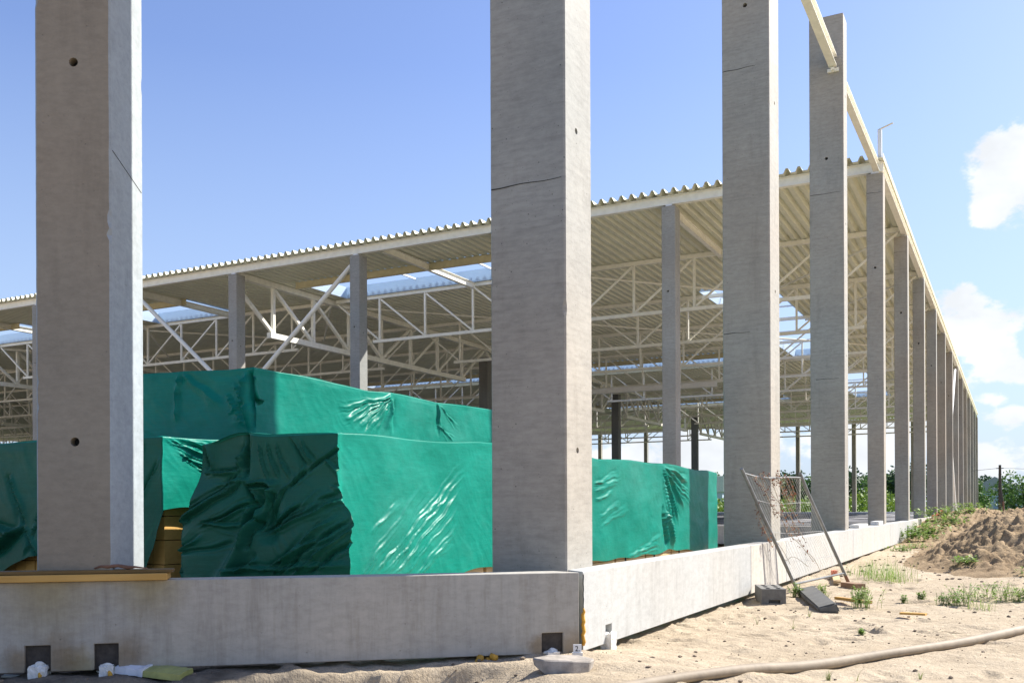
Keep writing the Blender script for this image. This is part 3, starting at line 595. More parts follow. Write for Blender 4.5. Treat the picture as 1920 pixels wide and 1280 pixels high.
# lattice trusses across the hall: span from x=-.2 to x=-20.7
def make_truss(label):
    e = thing('roof_truss', label, 'truss', (0, 0, 0), 'lattice trusses across the hall')
    n = 10; L = 20.7; p = L / n; zt = 8.56; zb = 6.86
    MB().beam((-.2, 0, zt), (-.2 - L, 0, zt), .12, .13).build('top_chord', 'steel', e)
    MB().beam((-.2 - p * .86, 0, zb), (-.2 - L + p * .86, 0, zb), .11, .11).build('bottom_chord', 'steel', e)
    for k in range(1, n): MB().beam((-.2 - p * k, 0, zb + .056), (-.2 - p * k, 0, zt - .066), .07, .07).build('vertical', 'steel', e)
    for k in range(n):
        a, b = (k, k + 1) if k < n / 2 else (k + 1, k)
        pa = Vector((-.2 - p * a, 0, zt - .05)); pb = Vector((-.2 - p * b, 0, zb + .04)); d = (pb - pa).normalized()
        MB().beam(pa + d * .07, pb - d * .07 + Vector((0, 0, 0)), .06, .06, (0, 1, 0)).build('diagonal', 'steel', e)
    return e
t0 = make_truss('')
bay = ['right-hand', 'second', 'third', 'fourth', 'left-hand']
for i, y in enumerate(range(24, 90, 6)):
    for j in range(5):
        t = t0 if (i == 0 and j == 0) else copy_tree(t0)
        t.location = (-20.9 * j, y, 0); t['label'] = f'cream lattice truss across the {bay[j]} bay, {words[i]} row behind the front roof edge'
# lengthwise girders
def make_girder(label):
    e = thing('main_girder', label, 'girder', (0, 0, 0), 'heavy lengthwise girders'); n = 8; L = 17.9; p = L / n; zt = 8.55; zb = 6.72
    MB().beam((0, .05, zt), (0, L, zt), .22, .2).build('top_chord', 'steel', e)
    MB().beam((0, p * .9, zb), (0, L - p * .9, zb), .2, .2).build('bottom_chord', 'steel', e)
    for k in range(1, n): MB().beam((0, p * k, zb + .1), (0, p * k, zt - .1), .12, .12).build('vertical', 'steel', e)
    for k in range(n):
        a, b = (k, k + 1) if k < n / 2 else (k + 1, k)
        pa = Vector((0, p * a, zt - .1)); pb = Vector((0, p * b, zb + .08)); d = (pb - pa).normalized()
        MB().beam(pa + d * .1, pb - d * .1, .11, .11, (1, 0, 0)).build('diagonal', 'steel', e)
    return e
g0 = make_girder('')
for j in range(3):
    for i in range(4):
        t = g0 if (i == 0 and j == 0) else copy_tree(g0)
        t.location = (-21.12 - 20.9 * j, 18.35 + 18 * i, 0); t['label'] = f'heavy lengthwise girder, {("front", "second", "third", "rear")[i]} span of the {("right", "middle", "left")[j]} line'
# rafters and roof-plane bracing
for k, (x, lab) in enumerate(((-5.5, 'right of the corner column'), (-10.55, 'just behind the corner column'), (-14.6, 'splitting the wide skylight'), (-26.1, 'beside the smaller skylight'), (-31.4, 'behind the tall left column'), (-36.5, 'at the far left'))):
    hbeam('roof_rafter', (x, 18.3, 8.50), (x, 23.9, 8.50), .13, .22, 'short cream rafter in the first roof bay, ' + lab, group='short rafters of the first roof bay')
def rod(name, p, q, r, label, group, cat='brace', mat='steel', seg=8):
    e = thing(name, label, cat, p, group); MB().tube([(0, 0, 0), Vector(q) - Vector(p)], r, seg).build('tube', mat, e); return e
br = []
for j in range(3):
    for k in range(4):
        x0 = -20.9 * j - .4 - 5.15 * k; br.append(((x0, 24.1, 8.42), (x0 - 5.0, 29.9, 8.42))) if k % 2 == 0 else br.append(((x0 - 5.0, 24.1, 8.42), (x0, 29.9, 8.42)))
for k, (a, b) in enumerate(br): rod('roof_brace', a, b, .04, f'slanting cream tube under the second roof bay, {words[k]} from the right', 'slanting tubes under the second roof bay')
br = [((-.4, 30.1, 8.42), (-5.1, 35.9, 8.42)), ((-.4, 47.9, 8.42), (-5.1, 42.1, 8.42)), ((-10.5, 36.1, 8.42), (-5.3, 41.9, 8.42)), ((-15.5, 30.1, 8.42), (-10.6, 35.9, 8.42)), ((-.4, 54.1, 8.42), (-5.1, 59.9, 8.42)), ((-.4, 71.9, 8.42), (-5.1, 66.1, 8.42))]
for k, (a, b) in enumerate(br): rod('roof_brace', a, b, .045, f'slanting tube high under the deeper part of the roof, {words[k]} counted from the front', 'slanting tubes under the deeper roof')
rod('wall_brace', (-15.78, 18.2, 8.10), (-20.40, 18.2, 4.25), .075, 'pale tube brace rising to the right above the upper tarpaulin', 'tube braces in the front row')
rod('wall_brace', (-25.5, 18.2, 8.25), (-20.82, 18.2, 4.38), .075, 'pale tube brace rising to the left next to the braced front column', 'tube braces in the front row')
rod('wall_brace', (-.18, 53.9, 8.2), (-.18, 49.0, 4.3), .09, 'white tube brace in the long right-hand row, upper half', 'tube braces in the right-hand row', mat='white_paint')
rod('wall_brace', (-.18, 49.0, 4.1), (-.18, 53.9, .1), .09, 'white tube brace in the long right-hand row, lower half', 'tube braces in the right-hand row', mat='white_paint')
hbeam('cross_beam', (-10.6, 41.8, 6.7), (-20.8, 41.8, 6.7), .18, .28, 'broad pale crossbeam hanging under the trusses halfway back', mat='white_paint')
for i in range(4, 16): pass
# ------------------------------------------------------------------ timber packs and tarpaulins
def crease(a, z, lst, gain=.6):
    d = np.zeros_like(a); rc = random.Random(4); full = []
    for (a0, z0, a1, z1, w, amp) in lst:
        full.append((a0, z0, a1, z1, w * .7, amp * gain))
        for _ in range(3):
            j = lambda v, q: v + rc.uniform(-q, q)
            full.append((j(a0, .05), j(z0, .04), j(a1, .11), j(z1, .09), w * rc.uniform(.25, .5), amp * rc.uniform(.15, .4)))
    lst = full
    for (a0, z0, a1, z1, w, amp) in lst:
        L = max(.05, math.hypot(a1 - a0, z1 - z0)); ux, uz = (a1 - a0) / L, (z1 - z0) / L
        t = (a - a0) * ux + (z - z0) * uz; n = -(a - a0) * uz + (z - z0) * ux
        n = n + .012 * np.sin(t * 9 + a0 * 7) + .006 * np.sin(t * 23 + z0 * 11)
        env = np.clip(np.minimum(t / (L * .18) + .35, (L - t) / (L * .3)), 0, 1); env = env * env * (3 - 2 * env); ww = w * (.55 + .8 * np.clip(t / L, 0, 1))
        d += amp * env * (np.exp(-np.abs(n) / (ww * .8)) - .5 * np.exp(-np.abs(n - 1.9 * ww) / (ww * .8)))
    return d
def fill(a0, a1, step_fn):
    c = [a0]; 
    while c[-1] < a1: c.append(c[-1] + step_fn(c[-1]))
    c[-1] = a1; return np.array(c)
def drape(name, x0, x1, y0, y1, ztop, hem, sides, step, zstep, label, extra=None, dark_end=True):
    """cloth hung over a box; sides: crease lists by side name; ztop(x,y) and hem(side, a) give heights"""
    vs = []; fs = []; ring = []
    fr = fill(x1, x1 + (x1 - x0), lambda c: step('front', x1 - (c - x1))); fr = x1 - (fr - x1)          # x from x1 to x0 on the front face
    lf = fill(y0, y1, lambda c: step('left', c)); bk = fill(x0, x1, lambda c: step('back', c)); rt = fill(y0, y1, lambda c: step('right', c))[::-1]
    for x in fr[:-1]: ring.append(('front', x, x, y0, 0, -1))
    for y in lf[:-1]: ring.append(('left', y, x0, y, -1, 0))
    for x in bk[:-1]: ring.append(('back', x, x, y1, 0, 1))
    for y in rt[:-1]: ring.append(('right', y, x1, y, 1, 0))
    n = len(ring); nz = int(1.45 / zstep); T = np.linspace(0, 1, nz + 1)
    sd = np.array([r[0] for r in ring]); A = np.array([r[1] for r in ring]); RX = np.array([r[2] for r in ring]); RY = np.array([r[3] for r in ring]); NX = np.array([float(r[4]) for r in ring]); NY = np.array([float(r[5]) for r in ring])
    zt = np.array([ztop(a, b) for a, b in zip(RX, RY)]); zh = np.array([hem(s, a) for s, a in zip(sd, A)])
    Z = zt[None, :] + (zh - zt)[None, :] * T[:, None]; AA = np.repeat(A[None, :], nz + 1, 0)
    D = np.zeros_like(Z)
    for s in ('front', 'left', 'back', 'right'):
        m = sd == s; sa = AA[:, m]; sz = Z[:, m]; off = {'front': 0, 'left': 17, 'back': 31, 'right': 47}[s]
        d = .014 * fbm(sa * 1.1 + off, sz * 1.6, 3, 61) + .006 * (ridged(sa * 4 + off + sz * 2.0, sz * 5 - sa, 3, 71) - .5) + .008 * fbm(sa * 2.5 + off - sz, sz * 4, 2, 66)
        w1 = fbm(sa * 1.7 + off, sz * 1.7, 2, 88); d += .007 * np.maximum(ridged((sa + .8 * sz + .3 * w1) * 9, (sz - .6 * sa) * 2.0, 2, 93) - .55, 0) * (2.2 if s == 'front' else .8) * np.clip(.5 + 2.5 * fbm(sa * .9 + off, sz * .9, 2, 12), 0, 1)
        D[:, m] = d + crease(sa, sz, sides.get(s, []), 1.9 if s == 'front' else .6)
    if extra is not None: DX, DY = extra(sd, AA, Z)
    else: DX = DY = 0
    topfade = np.clip(T * 14, 0, 1)[:, None]
    D = D * topfade + .012 * (1 - topfade) * 0
    D = D + .0 * T[:, None] ** 2
    PX = RX[None, :] + NX[None, :] * D + DX; PY = RY[None, :] + NY[None, :] * D + DY
    V = np.stack([PX.ravel(), PY.ravel(), Z.ravel()], 1)
    i = np.arange((nz + 1) * n).reshape(nz + 1, n); j = np.roll(i, -1, 1)
    F = np.stack([i[:-1].ravel(), i[1:].ravel(), j[1:].ravel(), j[:-1].ravel()], 1).tolist()
    # top: grid sharing the top ring through matching samples
    nb = len(V); txs = np.sort(fr); tys = np.sort(rt)
    gx = np.linspace(x0 + .02, x1 - .02, 30); gy = np.linspace(y0 + .02, y1 - .02, 90); GX, GY = np.meshgrid(gx, gy)
    cz = np.array([[ztop(a, b) for a in gx] for b in gy]); GZ = cz + .018 * fbm(GX * 2, GY * 2, 3, 5) + .012
    V = np.concatenate([V, np.stack([GX.ravel(), GY.ravel(), GZ.ravel()], 1)]); k = nb + np.arange(GX.size).reshape(GX.shape)
    F += np.stack([k[:-1, :-1].ravel(), k[:-1, 1:].ravel(), k[1:, 1:].ravel(), k[1:, :-1].ravel()], 1).tolist()
    # border strip between the ring and the top grid: nearest border vertex
    border = list(k[0, ::-1]) + list(k[1:, 0]) + list(k[-1, 1:]) + list(k[-2:0:-1, -1]); bx = V[border][:, :2]
    near = [int(np.argmin((bx[:, 0] - x) ** 2 + (bx[:, 1] - y) ** 2)) for x, y in zip(RX, RY)]; m = len(border)
    for q in range(n):
        a = q; b = (q + 1) % n; na, nb_ = near[a], near[b]; F.append([int(i[0, a]), int(i[0, b]), int(border[nb_])])
        w = na; guard = 0
        while w != nb_ and guard < 12: w2 = (w + 1) % m; F.append([int(i[0, a]), int(border[w2]), int(border[w])]) ; w = w2; guard += 1
    o = mk(name, V, F, 'tarp', None, True); o.data.materials.append(M['tarp_shade'])
    if dark_end:  # front faces take the darker copy, their shade painted in
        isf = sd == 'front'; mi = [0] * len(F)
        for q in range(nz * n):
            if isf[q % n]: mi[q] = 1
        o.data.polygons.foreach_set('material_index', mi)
    return tag(o, label, 'tarpaulin', 'green tarpaulins over the timber')

LOWLONG = [(0.54, -0.07, 2.11, 0.9, 0.02, 0.03), (0.67, -0.09, 2.03, 0.79, 0.015, 0.03), (0.81, -0.11, 1.98, 0.65, 0.02, 0.035), (0.42, 0.03, 1.33, 0.72, 0.02, 0.02), (0.98, -0.12, 1.96, 0.5, 0.015, 0.028), (1.15, -0.14, 1.92, 0.34, 0.02, 0.025), (0.5, 0.25, 0.98, 0.57, 0.03, 0.02), (0.77, -0.07, 1.72, 0.7, 0.012, 0.02), (0.61, -0.09, 1.51, 0.65, 0.012, -0.022), (1.23, -0.14, 1.8, 0.21, 0.02, 0.02), (0.35, -0.08, 0.85, 0.31, 0.02, 0.02)]
LOWRIGHT = [(8.04, 1.1, 9.39, 0.88, 0.05, 0.06), (8.04, 1.1, 9.33, 0.68, 0.04, 0.05), (8.04, 1.07, 9.17, 0.37, 0.05, 0.06), (8.04, 1.03, 8.89, 0.15, 0.05, 0.06), (8.04, 0.95, 8.53, 0.03, 0.05, 0.06), (8.16, 0.37, 8.52, -0.22, 0.08, 0.12), (8.04, 0.99, 9.62, 0.5, 0.03, 0.04), (8.04, 1.03, 8.69, 0.11, 0.03, -0.05), (5.32, 0.77, 6.27, 0.9, 0.04, 0.03), (5.32, 0.67, 6.17, 0.79, 0.04, 0.03), (5.37, 0.57, 5.97, 0.64, 0.03, 0.03), (5.58, 0.22, 6.58, 0.46, 0.04, 0.02), (5.49, 0.32, 6.27, 0.53, 0.04, 0.02), (7.0, -0.16, 7.95, 0.01, 0.04, 0.03), (6.57, -0.22, 7.95, -0.1, 0.03, 0.03), (8.01, 0.46, 8.26, -0.25, 0.05, -0.1)]
UPLONG = [(3.99, 1.92, 2.97, 1.49, 0.03, 0.045), (3.99, 1.92, 3.12, 1.43, 0.025, 0.04), (3.99, 1.91, 3.3, 1.4, 0.03, 0.045), (3.99, 1.89, 3.49, 1.38, 0.03, 0.045), (3.99, 1.87, 3.66, 1.37, 0.03, 0.04), (3.99, 1.89, 2.82, 1.63, 0.03, 0.03), (3.99, 1.9, 2.97, 1.56, 0.02, -0.03), (3.99, 1.87, 3.39, 1.38, 0.02, -0.03), (5.08, 1.91, 5.13, 1.4, 0.03, -0.06), (5.12, 1.88, 5.67, 1.62, 0.02, 0.03), (5.12, 1.58, 5.52, 1.42, 0.02, 0.03), (4.01, 1.87, 3.93, 1.41, 0.06, 0.05)]
UPEND = [(-4.38, 1.91, -4.32, 1.25, 0.05, -0.08), (-4.44, 1.88, -4.4, 1.25, 0.05, 0.07), (-5.42, 1.95, -5.48, 1.37, 0.03, 0.03), (-4.62, 1.78, -4.39, 1.43, 0.03, 0.03), (-4.73, 1.67, -4.43, 1.32, 0.03, 0.03), (-4.69, 1.45, -4.41, 1.66, 0.02, 0.02), (-5.36, 1.95, -4.77, 1.51, 0.05, 0.02)]
LOWEND = [(-3.53, 1.11, -3.49, 0.78, 0.02, -0.05), (-3.49, 0.78, -3.08, 0.77, 0.02, 0.05), (-3.08, 0.77, -3.05, 1.09, 0.02, -0.06), (-3.13, 0.78, -3.05, 1.01, 0.03, 0.05), (-3.14, 0.75, -3.76, 0.25, 0.025, -0.05), (-3.08, 0.72, -3.67, 0.25, 0.02, 0.04), (-3.58, 0.78, -3.7, 0.3, 0.03, 0.03), (-2.85, 0.26, -2.4, 0.52, 0.015, -0.04), (-2.86, 0.24, -2.18, 0.56, 0.015, 0.04), (-2.84, 0.26, -2.05, 0.62, 0.015, -0.035), (-2.82, 0.24, -1.97, 0.58, 0.02, 0.035), (-2.82, 0.28, -2.73, 0.65, 0.02, -0.03), (-3.04, 0.65, -2.73, 0.64, 0.02, -0.06), (-3.04, 0.67, -2.86, 0.26, 0.03, -0.05), (-2.59, 0.64, -2.85, 0.32, 0.02, 0.03), (-2.59, 0.65, -2.39, 0.78, 0.015, -0.03), (-2.39, 0.78, -2.02, 0.96, 0.015, -0.03), (-2.61, 1.13, -2.39, 0.78, 0.015, -0.03), (-2.73, 1.0, -2.56, 0.69, 0.012, 0.02), (-2.84, 1.01, -2.67, 0.69, 0.012, 0.02), (-2.93, 0.99, -2.79, 0.67, 0.012, 0.018), (-2.45, 1.03, -2.34, 0.82, 0.015, 0.02), (-3.38, 0.34, -2.85, 0.54, 0.02, -0.03), (-3.37, 0.32, -2.9, 0.5, 0.02, 0.03), (-3.35, 0.35, -3.02, 0.3, 0.02, 0.03), (-3.02, 0.3, -2.86, 0.57, 0.03, -0.05), (-2.99, 0.12, -2.85, 0.43, 0.03, -0.06), (-3.7, 0.02, -3.32, 0.25, 0.02, 0.03), (-3.57, 0.09, -3.08, 0.17, 0.02, -0.02), (-3.63, 0.11, -3.62, -0.09, 0.03, 0.03), (-2.68, -0.07, -2.18, 0.43, 0.02, 0.03), (-2.59, -0.06, -2.1, 0.41, 0.012, -0.03), (-2.48, -0.06, -2.02, 0.37, 0.02, 0.03), (-2.85, -0.07, -2.18, 0.26, 0.02, 0.025), (-2.4, -0.06, -2.0, 0.27, 0.02, -0.025), (-3.08, -0.08, -2.85, 0.04, 0.03, 0.04), (-3.63, 0.76, -3.62, 0.43, 0.03, 0.03), (-3.32, 0.68, -2.99, 0.7, 0.02, 0.02), (-2.23, 0.86, -2.01, 0.64, 0.02, 0.02), (-2.18, 0.64, -1.87, 0.56, 0.02, 0.02), (-3.2, -0.06, -1.97, 0.02, 0.03, 0.02)]
S3END = [(-4.2, 1.1, -4.6, .35, .03, .04), (-4.05, .9, -4.5, .2, .02, -.03), (-5.9, .3, -6.6, -.1, .04, .07), (-5.9, .3, -5.6, -.1, .03, -.06), (-6.1, .8, -5.85, .25, .03, -.06), (-5.5, .55, -5.9, .0, .02, .03), (-5.6, .5, -5.8, .05, .02, -.03), (-6.8, .4, -5.9, .2, .03, .05), (-5.2, 1.0, -5.25, .4, .02, .02), (-5.5, 1.05, -5.5, .5, .02, .02)]
S3LONG = [(.02, 1.12, .75, .82, .02, .05), (.1, 1.12, .85, .88, .018, -.04), (.22, 1.12, .95, .92, .018, .05), (.15, .98, .8, .70, .015, .04), (.2, .94, .8, .64, .015, -.03), (.25, .90, .85, .60, .015, .03)]
def ip(x, xs_, ys_): return float(np.interp(x, xs_, ys_))
def zt2(x, y): 
    z = ip(y, [0, .98, 2.3, 5.3, 8.04, 10.2, 11.2], [1.06, 1.075, 1.115, 1.09, 1.115, 1.085, 1.06]) + .012 * math.sin(y * 3.1); 
    return z - .05 * smooth(-3.0, -3.5, x) * (1 - smooth(0, .6, y)) + .045 * np.exp(-((x + 3.2) / .25) ** 2 - (y / .5) ** 2)
def hem2(s, a):
    if s == 'right': return ip(a, [0, 1.0, 1.7, 2.1, 2.54, 5.3, 6.6, 8.0, 8.34, 9.5, 10.2, 11.2], [-.42, -.36, -.19, -.165, -.145, -.24, -.25, -.245, -.21, -.27, -.31, -.34]) + .012 * math.sin(a * 6.3)
    return -.42 + .02 * math.sin(a * 7)
def ex2(sd, A, Z):
    DX = np.zeros_like(Z); DY = np.zeros_like(Z)
    f = sd == 'front'; r = sd == 'right'
    # loose flap of the end face that sticks out past the corner below z=.6
    k = smooth(.70, .30, Z) * (.20 + .05 * fbm(Z * 6, Z * 0 + 2, 3, 14)) + .02
    DX[:, f] += (k * smooth(-2.55, -2.1, A))[:, f]; DY[:, f] -= (.10 * smooth(.75, .1, Z) * smooth(-3.2, -2.3, A))[:, f]
    DX[:, r] += (k * smooth(.10, 0.0, A))[:, r]; DY[:, r] -= (.10 * smooth(.75, .1, Z) * smooth(.3, 0.0, A))[:, r]
    # bulging bundle in the left half of the end face
    DY[:, f] -= (.10 * smooth(.80, .45, Z) * np.exp(-((A + 3.35) / .35) ** 2))[:, f]
    DY[:, f] += (.06 * np.exp(-((A + 3.28) / .2) ** 6) * smooth(.74, .80, Z))[:, f]
    DX[:, f] -= (.18 * smooth(.9, .2, Z) * smooth(-3.1, -3.55, A))[:, f]
    DY[:, f] += (.13 * smooth(-2.98, -2.90, A) * smooth(-2.50, -2.58, A) * smooth(.60, .66, Z) * 0 + .10 * np.exp(-((A + 2.78 + .3 * (Z - .3)) / .10) ** 2) * smooth(.66, .55, Z) * smooth(.15, .3, Z))[:, f]
    DY[:, f] -= (.09 * np.exp(-((A + 2.95 - .55 * (Z - .3)) / .06) ** 2) * smooth(.72, .6, Z))[:, f]
    DY[:, f] += (.08 * np.exp(-((A + 3.06) / .035) ** 2) * smooth(.70, .80, Z))[:, f]
    return DX, DY
st2 = lambda s, a: {'front': .0105, 'left': .2, 'back': .2, 'right': .013 if a < 2.7 else (.2 if a < 5.1 else .035)}[s]
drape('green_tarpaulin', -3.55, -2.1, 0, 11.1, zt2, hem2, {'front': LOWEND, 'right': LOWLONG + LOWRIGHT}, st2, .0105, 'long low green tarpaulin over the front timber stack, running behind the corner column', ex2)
def hem3(s, a): 
    if s == 'front': return ip(a, [-7.5, -6.4, -5.8, -5.3, -5.0, -4.6, -4.3, -4.1, -3.98], [-.3, -.25, .02, .07, .08, -.1, -.25, .1, .42]) + .015 * math.sin(a * 9)
    return .46 + .02 * math.sin(a * 7) if s == 'right' else -.1
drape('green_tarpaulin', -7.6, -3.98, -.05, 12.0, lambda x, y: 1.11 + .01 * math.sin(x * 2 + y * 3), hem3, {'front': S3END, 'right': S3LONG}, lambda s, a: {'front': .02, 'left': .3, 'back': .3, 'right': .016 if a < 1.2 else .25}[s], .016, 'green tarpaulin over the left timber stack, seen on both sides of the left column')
def zt4(x, y): return ip(y, [1.5, 2.3, 3.5, 4.0, 5.1, 6.6, 12], [1.93, 1.94, 1.90, 1.935, 1.91, 1.95, 1.95]) + .04 * smooth(-4.6, -5.4, x) * (1 - smooth(1.5, 3, y))
drape('green_tarpaulin', -6.15, -4.35, 1.5, 9.0, zt4, lambda s, a: 1.10, {'front': UPEND, 'right': UPLONG}, lambda s, a: {'front': .03, 'left': .3, 'back': .3, 'right': .018 if a < 6.7 else .3}[s], .014, 'upper green tarpaulin set back on top of the left stack, its long side brightly sunlit', None, False)

def packs(x0, x1, y0, y1, z0, z1, label, mat='wood', ny=8, nz=5, bw=.12):
    e = thing('timber_stack', label, 'timber stack', (x0, y0, z0), 'timber stacks under the tarpaulins')
    L = (y1 - y0) / ny
    for k in range(ny):
        m = MB(); hz = (z1 - z0 - .1) / nz
        for j in range(nz):
            for i in range(int((x1 - x0) / bw)):
                m.box((i * bw + .004, k * L + .03 + .01 * random.random(), .1 + j * hz + .004), ((i + 1) * bw - .004, (k + 1) * L - .03, .1 + (j + 1) * hz - .004))
        m.build('board_pack', mat, e)
        MB().box((-.002, k * L + L * .3, .09), (x1 - x0 + .002, k * L + L * .3 + .02, z1 - z0 + .004)).build('strap', 'black', e)
    m = MB()
    for k in range(ny * 2): m.box((.05, (k + .5) * L / 2 - .05, -.0), (x1 - x0 - .05, (k + .5) * L / 2 + .05, .095))
    m.build('bearer', 'wood_dark', e); return e
packs(-3.46, -2.13, .06, 11.0, -.58, 1.03, 'pale timber stack showing below the hem of the long low tarpaulin', 'wood_pale', 9, 7)
packs(-7.4, -4.08, .05, 11.8, -.58, 1.06, 'yellow timber stack behind and left of the tall left column', 'wood', 4, 7, .15)
packs(-6.0, -4.42, 1.6, 8.9, 1.14, 1.88, 'upper timber stack hidden under the raised tarpaulin', 'wood', 4, 4, .15)
# bearers to stand the upper stack on and dark boards in the slot
o = MB()
for k in range(9): o.box((-3.93, .35 + .0 * k, -.56 + k * .07), (-3.66, .50, -.495 + k * .07))
o.build('plank_pile', 'wood_dark'); tag(bpy.data.objects['plank_pile'], 'small dark pile of planks in the slot between two tarpaulins', 'planks')

# ------------------------------------------------------------------ odds and ends on the left plinth
ang = math.atan2(-PD[1], -PD[0])
def onfront(name, label, cat, s, n, z, group=None):
    e = thing(name, label, cat, (*fp(s, n), z), group); e.rotation_euler = (0, 0, ang); return e
e = onfront('wooden_board', 'long yellow board overhanging the front of the left plinth, lower of the two', 'board', 2.69, .0, TOP + .003, 'boards on the left plinth'); b = MB().box((-3.4, -.04, -.012), (0, .12, .03)).build('plank', 'wood', e); b.location = (0, 0, .012); bevel(b, .003)
e = onfront('wooden_board', 'weathered board lying on the lower board along the left plinth', 'board', 2.66, .0, TOP + .047, 'boards on the left plinth'); b = MB().box((-3.5, -.01, 0), (0, .09, .022)).build('plank', 'wood_dark', e); bevel(b, .003)
e = onfront('bark_curl', 'rusty brown curled strip lying on the boards at the foot of the tall left column', 'debris', 2.98, .0, TOP + .076)
pts = [(-.15, .03, .002), (-.11, .036, .016), (-.07, .03, .012), (-.01, .026, .018), (.05, .02, .006), (.10, .0, .009), (.17, -.01, .0)]
m = MB(); 
for dy in (-.012, 0, .012): m.tube([(p[0], p[1] + dy, p[2]) for p in pts], [.004, .010, .013, .010, .012, .006, .002], 6)
m.build('strip', 'rust', e, True)

# crumpled film packet, paper scraps
e = thing('plastic_packet', 'crumpled yellow-green and white plastic packet on the shaded soil at bottom left', 'packet', (-2.22, -1.86, ground_z(-2.22, -1.86) + .01)); e.rotation_euler = (R(8), R(4), R(14))
def pillow(lx, ly, h, seed, x0=0., x1=1.):
    nx, ny = 26, 12; V = []; F = []
    for s in (1, -1):
        for i in range(nx):
            for j in range(ny):
                u = i / (nx - 1); v = j / (ny - 1); w = (math.sin(math.pi * u) * math.sin(math.pi * v)) ** .5; c = float(fbm(np.array([u * 5. + seed]), np.array([v * 4. + s]), 3, seed)[0])
                uu = x0 + (x1 - x0) * u; V.append(((uu - .5) * lx, (v - .5) * ly * (1 + .06 * math.sin(u * 9)), s * h * w * (.75 + .5 * c) + .006 * c))
    for k in range(2):
        for i in range(nx - 1):
            for j in range(ny - 1):
                a = k * nx * ny + i * ny + j; q = (a, a + ny, a + ny + 1, a + 1); F.append(q if k == 0 else q[::-1])
    return V, F
def slab(name, x0, x1, w, h, mat, seed):
    n = 18; V = []; F = []
    for i in range(n):
        t = i / (n - 1); x = x0 + (x1 - x0) * t; q = .012 * float(fbm(np.array([t * 4. + seed]), np.array([.3]), 3, seed)[0]); ww = w / 2 + q
        V += [(x, -ww, .0), (x, ww, .0), (x, ww * .94, h + q), (x, .0, h * 1.12 + q * .8), (x, -ww * .9, h + q * 1.3)]
    for i in range(n - 1):
        for k in range(5): a = i * 5 + k; b = i * 5 + (k + 1) % 5; F.append((a, b, b + 5, a + 5))
    F += [tuple(range(5))[::-1], tuple((n - 1) * 5 + k for k in range(5))]; return mk(name, V, F, mat, e)
slab('white_label', -.10, .10, .152, .040, 'pouchw', 2); slab('film_body', .10, .36, .150, .038, 'pouch', 4); slab('film_end', -.14, -.10, .146, .030, 'pouch', 1)
for k, (x, y, s, lab) in enumerate(((-2.88, -2.25, .05, 'white paper scrap on the soil below the leftmost notch'), (-2.42, -1.93, .045, 'white paper scrap on the soil below the second notch'))):
    o = MB(); o.box((-s, -.018, 0), (s, .018, .008)); o = o.build('paper_scrap', 'white_paint', loc=(x, y, ground_z(x, y) + .004)); o.rotation_euler = (.1, .05, .5 + k); tag(o, lab, 'paper scrap', 'paper scraps on the soil')
# broken concrete piece
V = [(-.19, .0, .0), (-.12, -.075, -.05), (.05, -.10, -.055), (.16, -.05, -.04), (.19, .02, -.02), (.10, .09, -.02), (-.08, .08, -.02)]
top = [(-.20, .01, .045), (-.13, -.055, .042), (.05, -.085, .040), (.17, -.045, .030), (.20, .03, .035), (.10, .10, .05), (-.08, .09, .055)]
o = mk('concrete_fragment', V + top, [tuple(range(7))[::-1], tuple(range(7, 14))] + [(i, (i + 1) % 7, 7 + (i + 1) % 7, 7 + i) for i in range(7)], 'gravel', loc=(.17, -.62, ground_z(.17, -.62) + .03)); o.rotation_euler = (0, 0, YAW); bevel(o, .008); tag(o, 'broken flat piece of concrete lying on the sand in front of the plinth corner', 'concrete fragment')

# ------------------------------------------------------------------ fence panel, its foot, hollow block
BL = Vector((.31, 6.03, -.58)); BR = Vector((.72, 7.42, -.58)); TL = Vector((-.1, 4.93, .90)); TR = Vector((.30, 6.29, .85))
e = thing('mesh_fence', 'leaning steel mesh fence panel with a bent top rail by the right-hand plinth', 'fence panel', BL); r = lambda p: Vector(p) - BL
MB().tube([r(BL), r(TL)], .021, 10).build('post', 'galv', e); 
kink = BR.lerp(TR, .80); MB().tube([r(BR), r(kink), r(TR + Vector((0, 0, .03)))], .021, 10).build('post', 'galv', e)
MB().tube([r(BR) * 1.0, r(BR.lerp(TR, .08))], .0225, 10).build('rusty_foot', 'rust', e)
def sag(a, b, s, n=12): return [a.lerp(b, t) + Vector((0, 0, -s * math.sin(math.pi * t) - s * .4 * math.sin(2 * math.pi * t))) for t in np.linspace(0, 1, n)]
MB().tube([r(p) for p in sag(BL.lerp(TL, .965), BR.lerp(TR, .98), .03)], .013, 8).build('top_rail', 'galv', e)
MB().tube([r(BL.lerp(TL, .055)), r(BR.lerp(TR, .10))], .015, 8).build('bottom_rail', 'galv', e)
m = MB(); rnd = random.Random(3); NV = 26
for k in range(1, NV):
    t = k / NV; a = BL.lerp(BR, t) + Vector((0, 0, .06)); b = BL.lerp(TL, .965).lerp(BR.lerp(TR, .98), t) + Vector((0, 0, -.03 * math.sin(math.pi * t))); a = BL.lerp(TL, .06).lerp(BR.lerp(TR, .10), t)
    m.tube([r(a.lerp(b, s)) + Vector((.012 * math.sin(s * 5 + k * .7), 0, .006 * math.sin(k))) for s in np.linspace(0, 1, 7)], .0018, 4, False)
for s in (.27, .50, .76):
    a = BL.lerp(TL, s); b = BR.lerp(TR, s); m.tube([r(p) for p in sag(a, b, .02 + .05 * abs(.5 - s))], .003, 5, False)
m.build('mesh_infill', 'wire', e)
